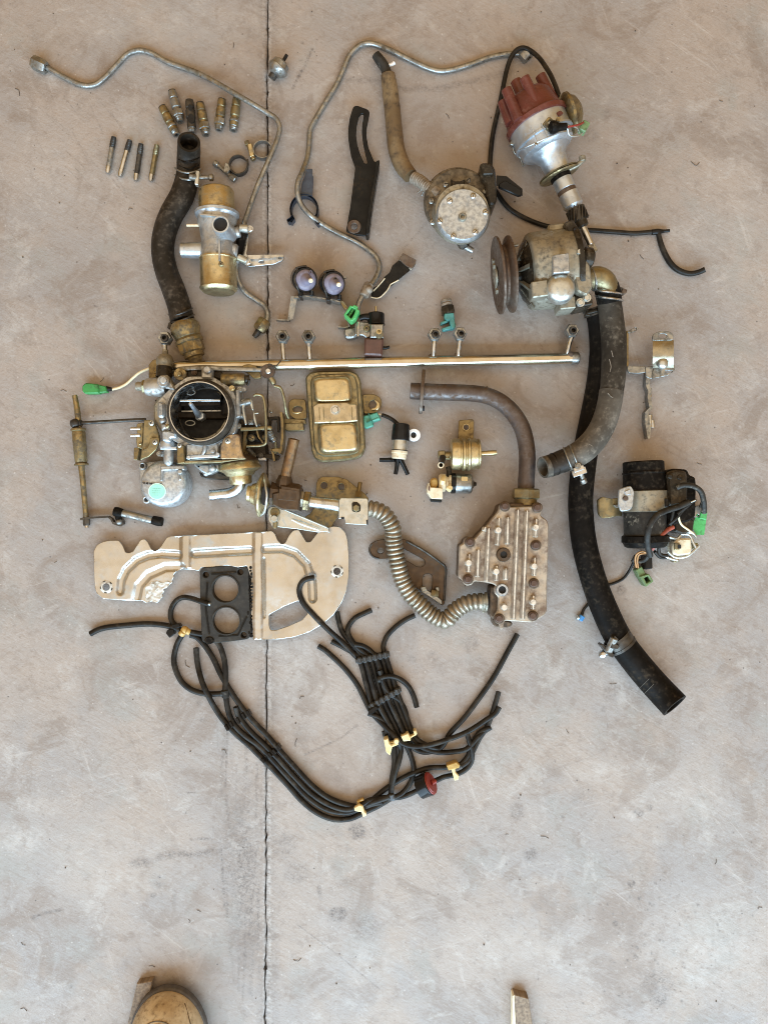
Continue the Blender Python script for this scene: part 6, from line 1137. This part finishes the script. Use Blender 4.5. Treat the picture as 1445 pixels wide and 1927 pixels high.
def HJ(a, b, r=5.3): part('hose', G().tube(join(a, b), r, 14, 3.2, hollow=3, rin=.5), M['hose'], t)
HJ([(757,503,7),(760,560,6),(772,640,6),(800,740,14),(840,830,14),(890,920,7),(950,1005,6),(1030,1090,6),(1110,1160,6)], [(-20,1105,6),(60,1190,6),(150,1290,6),(240,1358,6),(330,1390,6),(420,1385,7),(500,1350,10),(580,1312,12),(650,1270,14)])
HJ([(958,830,10),(968,900,9),(985,965,8),(1020,1030,8),(1090,1100,8),(1180,1165,8)], [(0,1075,8),(90,1175,8),(190,1275,8),(290,1335,8),(390,1352,8),(470,1332,10),(540,1305,13),(600,1292,15)])
HJ([(1025,905,13),(1038,950,10),(1075,1010,8),(1140,1085,8),(1220,1160,8)], [(0,1035,9),(100,1145,9),(200,1245,9),(300,1308,9),(400,1335,12),(470,1315,14),(530,1282,13),(640,1265,12)])
HJ([(715,415,9),(760,430,8),(810,480,7),(870,570,7),(920,675,8),(975,770,9),(1040,870,9),(1100,950,9),(1170,1030,9),(1240,1100,9)], [(20,1000,10),(110,1100,10),(210,1205,10),(300,1270,10),(400,1308,10),(470,1318,10),(560,1290,16),(640,1262,18)])
part('junction', G().ball(*A7(680,382), 14, 8, .8), M['tan'], t); g = G(); g.cyl(A7(672,392,16), A7(655,412,13), 6.5, b=1); g.cyl(A7(690,385,16), A7(715,398,14), 6, b=1); part('junction_arm', g, M['tan'], t)
g = G(); g.plate(rnd(A7.l([(560,380),(605,372),(612,410),(575,437),(550,405)]),2), 16, 3, b=1.5); g.plate(rnd(A7.l([(590,345),(640,335),(655,360),(600,378)]),2), 20, 8, b=1.5); part('black_clip', g, M['black'], t)
g = G(); g.cyl(A7(950,790,12), A7(960,840,11), 7, b=1); g.cyl(A7(925,812,10), A7(955,814,11), 6.4, b=1); part('tee', g, M['tape'], t)
for p in ((962,1048),(994,1025),(1040,1000),(1076,968),(1112,950)): part('clip', G().plate(rnd(rect(*A7(*p),5,12,-.5),1.2), 17, 3, b=1), M['black'], t)
for p in ((495,1432),(508,1421),(516,1415),(524,1406)): part('clip', G().plate(rnd(rect(*p,5,10,-.75),1.2), 17, 3, b=1), M['black'], t)
# bundle on the right
tops = [(472,492),(503,486),(532,481),(560,477),(590,470),(618,462)]; mids = [(546,748),(576,735),(605,718),(633,703),(660,684),(684,668)]; bots = [(655,925),(680,930),(705,925),(730,918),(752,910),(772,900)]
heads = [[(215,22,32),(190,24,33),(150,42,32),(130,90,28),(150,160,26),(210,232,25),(290,312,22),(370,385,14),(430,445,10)],
         [(345,215,7),(352,260,6),(370,320,6),(410,375,8),(460,430,9)], [(540,205,7),(500,222,6),(440,255,6),(405,310,6),(412,350,8),(450,405,12),(500,450,12)],
         [(312,382,7),(360,405,6),(420,438,7),(490,470,9)], [(440,400,16),(480,405,14),(520,425,12),(555,455,12)], [(785,235,7),(735,258,6),(670,305,6),(625,355,6),(606,410,8),(610,440,10)]]
zz = [6, 13, 7, 14, 7, 8]
tails = [[(668,1000,9),(668,1080,9),(655,1160,10),(650,1240,12)], [(705,990,10),(695,1060,14),(672,1130,14),(655,1200,13),(648,1255,12)], [(740,980,6),(768,1050,6),(778,1110,6),(760,1180,6),(715,1240,8),(665,1268,10)],
         [(755,965,9),(800,1000,7),(850,1010,6),(930,985,7),(985,900,8),(1060,820,9),(1140,715,6),(1230,585,6),(1310,440,6),(1365,340,7)],
         [(780,945,12),(830,985,12),(910,1010,10),(1000,1008,9),(1080,990,14),(1130,935,12),(1180,890,8),(1215,868,8)], [(800,940,14),(860,975,14),(930,995,6)]]
for i in range(6):
    p = heads[i] + [tops[i]+(zz[i],), ((tops[i][0]+mids[i][0])/2, (tops[i][1]+mids[i][1])/2, zz[i]), mids[i]+(zz[i],), ((mids[i][0]+bots[i][0])/2, (mids[i][1]+bots[i][1])/2, zz[i]), bots[i]+(zz[i]+2,)] + tails[i]
    H8(p, 4.9 if i else 5.2)
H8([(237,408,7),(275,432,5.5),(320,470,5),(400,550,5),(460,630,5),(500,710,6),(540,785,9),(600,850,14),(660,910,20),(720,962,22),(790,978,22),(860,970,20),(950,945,17),(1080,895,14),(1190,825,12),(1240,790,12),(1262,755,13)], 5)
H8([(1258,668,10),(1242,725,9),(1218,800,7),(1190,870,6),(1150,930,6),(1115,1000,8),(1085,1060,10),(1045,1090,12)], 5)
H8([(575,595,20),(600,585,20),(650,580,16),(705,600,10),(750,640,6),(780,700,6),(795,755,6)], 5)
H8([(1080,905,14),(1092,950,14),(1108,1000,13),(1105,1060,10),(1075,1105,9),(1020,1135,9),(950,1150,9),(900,1172,12)], 4.8)
H8([(1205,870,9),(1150,900,8),(1110,960,9),(1085,1030,9),(1040,1080,10),(960,1095,10),(860,1100,9),(760,1135,8),(660,1190,7),(590,1240,7),(520,1300,8),(480,1325,8)], 5)
H8([(808,1222,10),(750,1250,8),(700,1265,8),(650,1268,10)], 4.8)
H8([(610,890,7),(625,940,7),(660,1010,7),(672,1090,6)], 4.8); H8([(585,545,20),(600,600,16),(640,680,14),(700,720,8),(735,790,7),(738,860,7)], 4.6); H8([(520,790,10),(575,810,12),(615,850,10),(625,900,8)], 4.8)
for a, b, n in ((tops[0], tops[-1], 6), (mids[0], mids[-1], 6)):
    A_, B_ = np.array(A8(*a)), np.array(A8(*b)); e = (B_-A_)/np.linalg.norm(B_-A_); ang = math.atan2(e[1], e[0]); g = G(); c = (A_+B_)/2
    g.plate(rnd(rect(c[0], c[1], np.linalg.norm(B_-A_)+16, 9, ang),2), 19, 2, b=2)
    for k in range(n): q = A_+(B_-A_)*k/(n-1); g.plate(rnd(rect(q[0], q[1], 7, 12, ang),2), 22.5, 10, b=2)
    part('hose_holder', g, mat('grey_black_holder', (.045,.047,.047), (.03,.031,.031), 0, .45, 10, (.09,.08,.06), .25), t)
g = G(); g.plate(rnd(A8.l([(518,775),(560,745),(585,760),(540,800),(525,795)]),2), 24, 4, b=2); part('holder_lug', g, M['black'], t)
part('hose_end', G().cyl(A8(572,600,20), A8(592,596,20), 6, b=1), M['tape'], t)
# clips
g = G(); g.plate(rnd(A8.l([(608,940),(632,932),(640,962),(658,975),(645,1030),(622,1012)]),1.5), 34, 14, b=1.5); g.plate(rnd(A8.l([(630,960),(685,948),(692,968),(650,985)]),1.5), 28, 16, b=1.5); g.vcyl(*A8(680,950), 16, 34, 4.5, b=1); part('cream_clip', g, M['cream'], t)
g = G(); g.plate(rnd(A8.l([(705,920),(745,902),(762,930),(760,946),(720,950)]),1.5), 30, 14, b=1.5); g.plate(rnd(A8.l([(775,890),(792,886),(798,908),(782,914)]),1.5), 30, 14, b=1.5); g.plate(rnd(A8.l([(725,935),(790,905),(796,912),(735,945)]),1), 24, 14, b=1); part('cream_clip', g, M['cream'], t)
g = G(); g.plate(rnd(A8.l([(962,1085),(1020,1065),(1040,1085),(1035,1100),(975,1115)]),1.5), 24, 8, b=1.5); part('amber_clip', g, M['tan'], t); g = G(); g.plate(rnd(A8.l([(990,1105),(1012,1100),(1014,1125),(1035,1145),(1030,1168),(1008,1172),(1000,1140)]),1.5), 20, 6, b=1.5); part('cream_clip', g, M['cream'], t)
g = G(); g.plate(rnd(A8.l([(440,1325),(470,1308),(490,1315),(498,1345),(512,1358),(508,1372),(490,1378),(482,1350),(445,1345)]),1.5), 24, 10, b=1.5); part('cream_clip', g, M['cream'], t); g = G(); g.plate(rnd(A8.l([(455,1290),(490,1272),(498,1284),(460,1302)]),1), 16, 8, b=1); part('amber_clip', g, M['tan'], t)
g = G(); g.cyl(A8(648,1245,15), A8(652,1275,14), 6.5, b=1); g.cyl(A8(630,1266,14), A8(672,1268,14), 6, b=1); part('tee', g, mat('grey_tee', (.06,.065,.07), None, 0, .45), t)
# check valve
v = part('check_valve', G().lathe(A8(810,1211,20), A8(871,1186,27), [(0,0),(0,19),(.05,21.5),(.8,21.8),(.86,22.4),(.95,22.2),(1,21),(1,0)], 36), M['black'], t, 'black disc-shaped valve with a dull red face')
part('red_face', G().lathe(A8(871,1186,27), A8(880,1182,28.2), [(0,0),(0,21.2),(.5,20.6),(.55,18.5),(1,18),(1,0)], 36), M['red'], v)
part('spigot', G().lathe(A8(878,1183,28), A8(903,1173,25), [(0,0),(0,6),(.4,4.6),(1,4),(1,0)], 16), M['red'], v)
# ------------------------------------------------------------------ two wooden boards on the floor, and the boot standing on one
def board(label, end, far, zt):
    t = thing('wooden_board', label, 'board', *end[0], 'wooden boards at the bottom edge')
    g = G(); g.plate([end[0], end[1], far[1], far[0]], zt, .5, b=1.2); part('plank', g, M['wood'], t); return t
t = board('weathered grey-brown board end on the floor, under the left side of the boot', [(258,1851),(287,1846)], [(206,2080),(246,2090)], 16)
t = board('weathered board end with a pale fresh-cut edge, right of the boot by itself', [(968,1872),(994,1879)], [(978,2090),(1026,2090)], 20)
g = G(); g.plate([(964,1875),(967.4,1872.5),(977.4,2090),(962,2090)], 19, .6); part('cut_edge', g, M['cutwood'], t)
t = thing('work_boot', 'rounded toe of a worn tan leather boot with dark sole poking in at the bottom', 'boot', 315, 1927)
zb = 17; bx, by = (313.5-CX)*F(44), -(1866-CY)*F(44)     # toe tip
def sole_out(s=1.0, n=40):
    o = []
    for i in range(n+1):
        a = math.pi*(i/n); o.append((math.cos(a)*73*s, -100 + 100*s*math.sin(a)))
    return o + [(-75*s,-260),(75*s,-260)]
def boot_ring(s, zc, back=0): return [((bx + x)*K, (by + y - back)*K, zc*K) for x, y in sole_out(s)]
def stack(levels, mats, nm, top=True):
    g = G(); rings = []
    for s, zc, back in levels: b0 = len(g.v); g.v += boot_ring(s, zc, back); rings.append(list(range(b0, b0+43)))
    g.ring_strip(rings); g.face(rings[0]); 
    if top: g.face(rings[-1])
    return part(nm, g, mats, t, sharp=60)
stack([(.98,zb,0),(1.0,zb+3,0),(1.0,zb+14,0),(.98,zb+16,0)], M['sole'], 'sole')
def lev(u): return .97*math.sqrt(max(.0004, 1-u**2.3))
stack([(.97,zb+14,3)] + [(lev(u), zb+14+66*u, 3) for u in np.linspace(.06,1,16)], M['leather'], 'upper', False)
def up_z(x, y):      # height of the upper at local x, y
    best = zb+14
    for u in np.linspace(0,.999,80):
        s = lev(u)*73; yy = y+3
        if (x/s)**2 + ((yy+100)/(s*1.37))**2 <= 1 if yy > -100 else abs(x) <= s: best = zb+14+66*u
    return best
def seam(P, r=1.0):
    g = G(); pts = []
    for x, y in P: f_ = F(up_z(x, y)); pts.append(((bx+x)/f_ + CX, CY - (by+y)/f_, up_z(x, y)+.3))
    g.tube(pts, r, 6, 4); return part('seam', g, M['seam'], t)
seam([(44*math.cos(a)-4, -86+54*math.sin(a)) for a in np.linspace(-.1, math.pi+.1, 15)], 1.2); seam([(40*math.cos(a)-4, -86+50*math.sin(a)) for a in np.linspace(-.1, math.pi+.1, 15)], .8)
seam([(2,-37),(4,-60),(5,-85),(5,-120)], 1.1); seam([(-26,-50),(-28,-80),(-28,-120)], .9); seam([(34,-20),(48,-45),(60,-75),(66,-110)], 1.4)
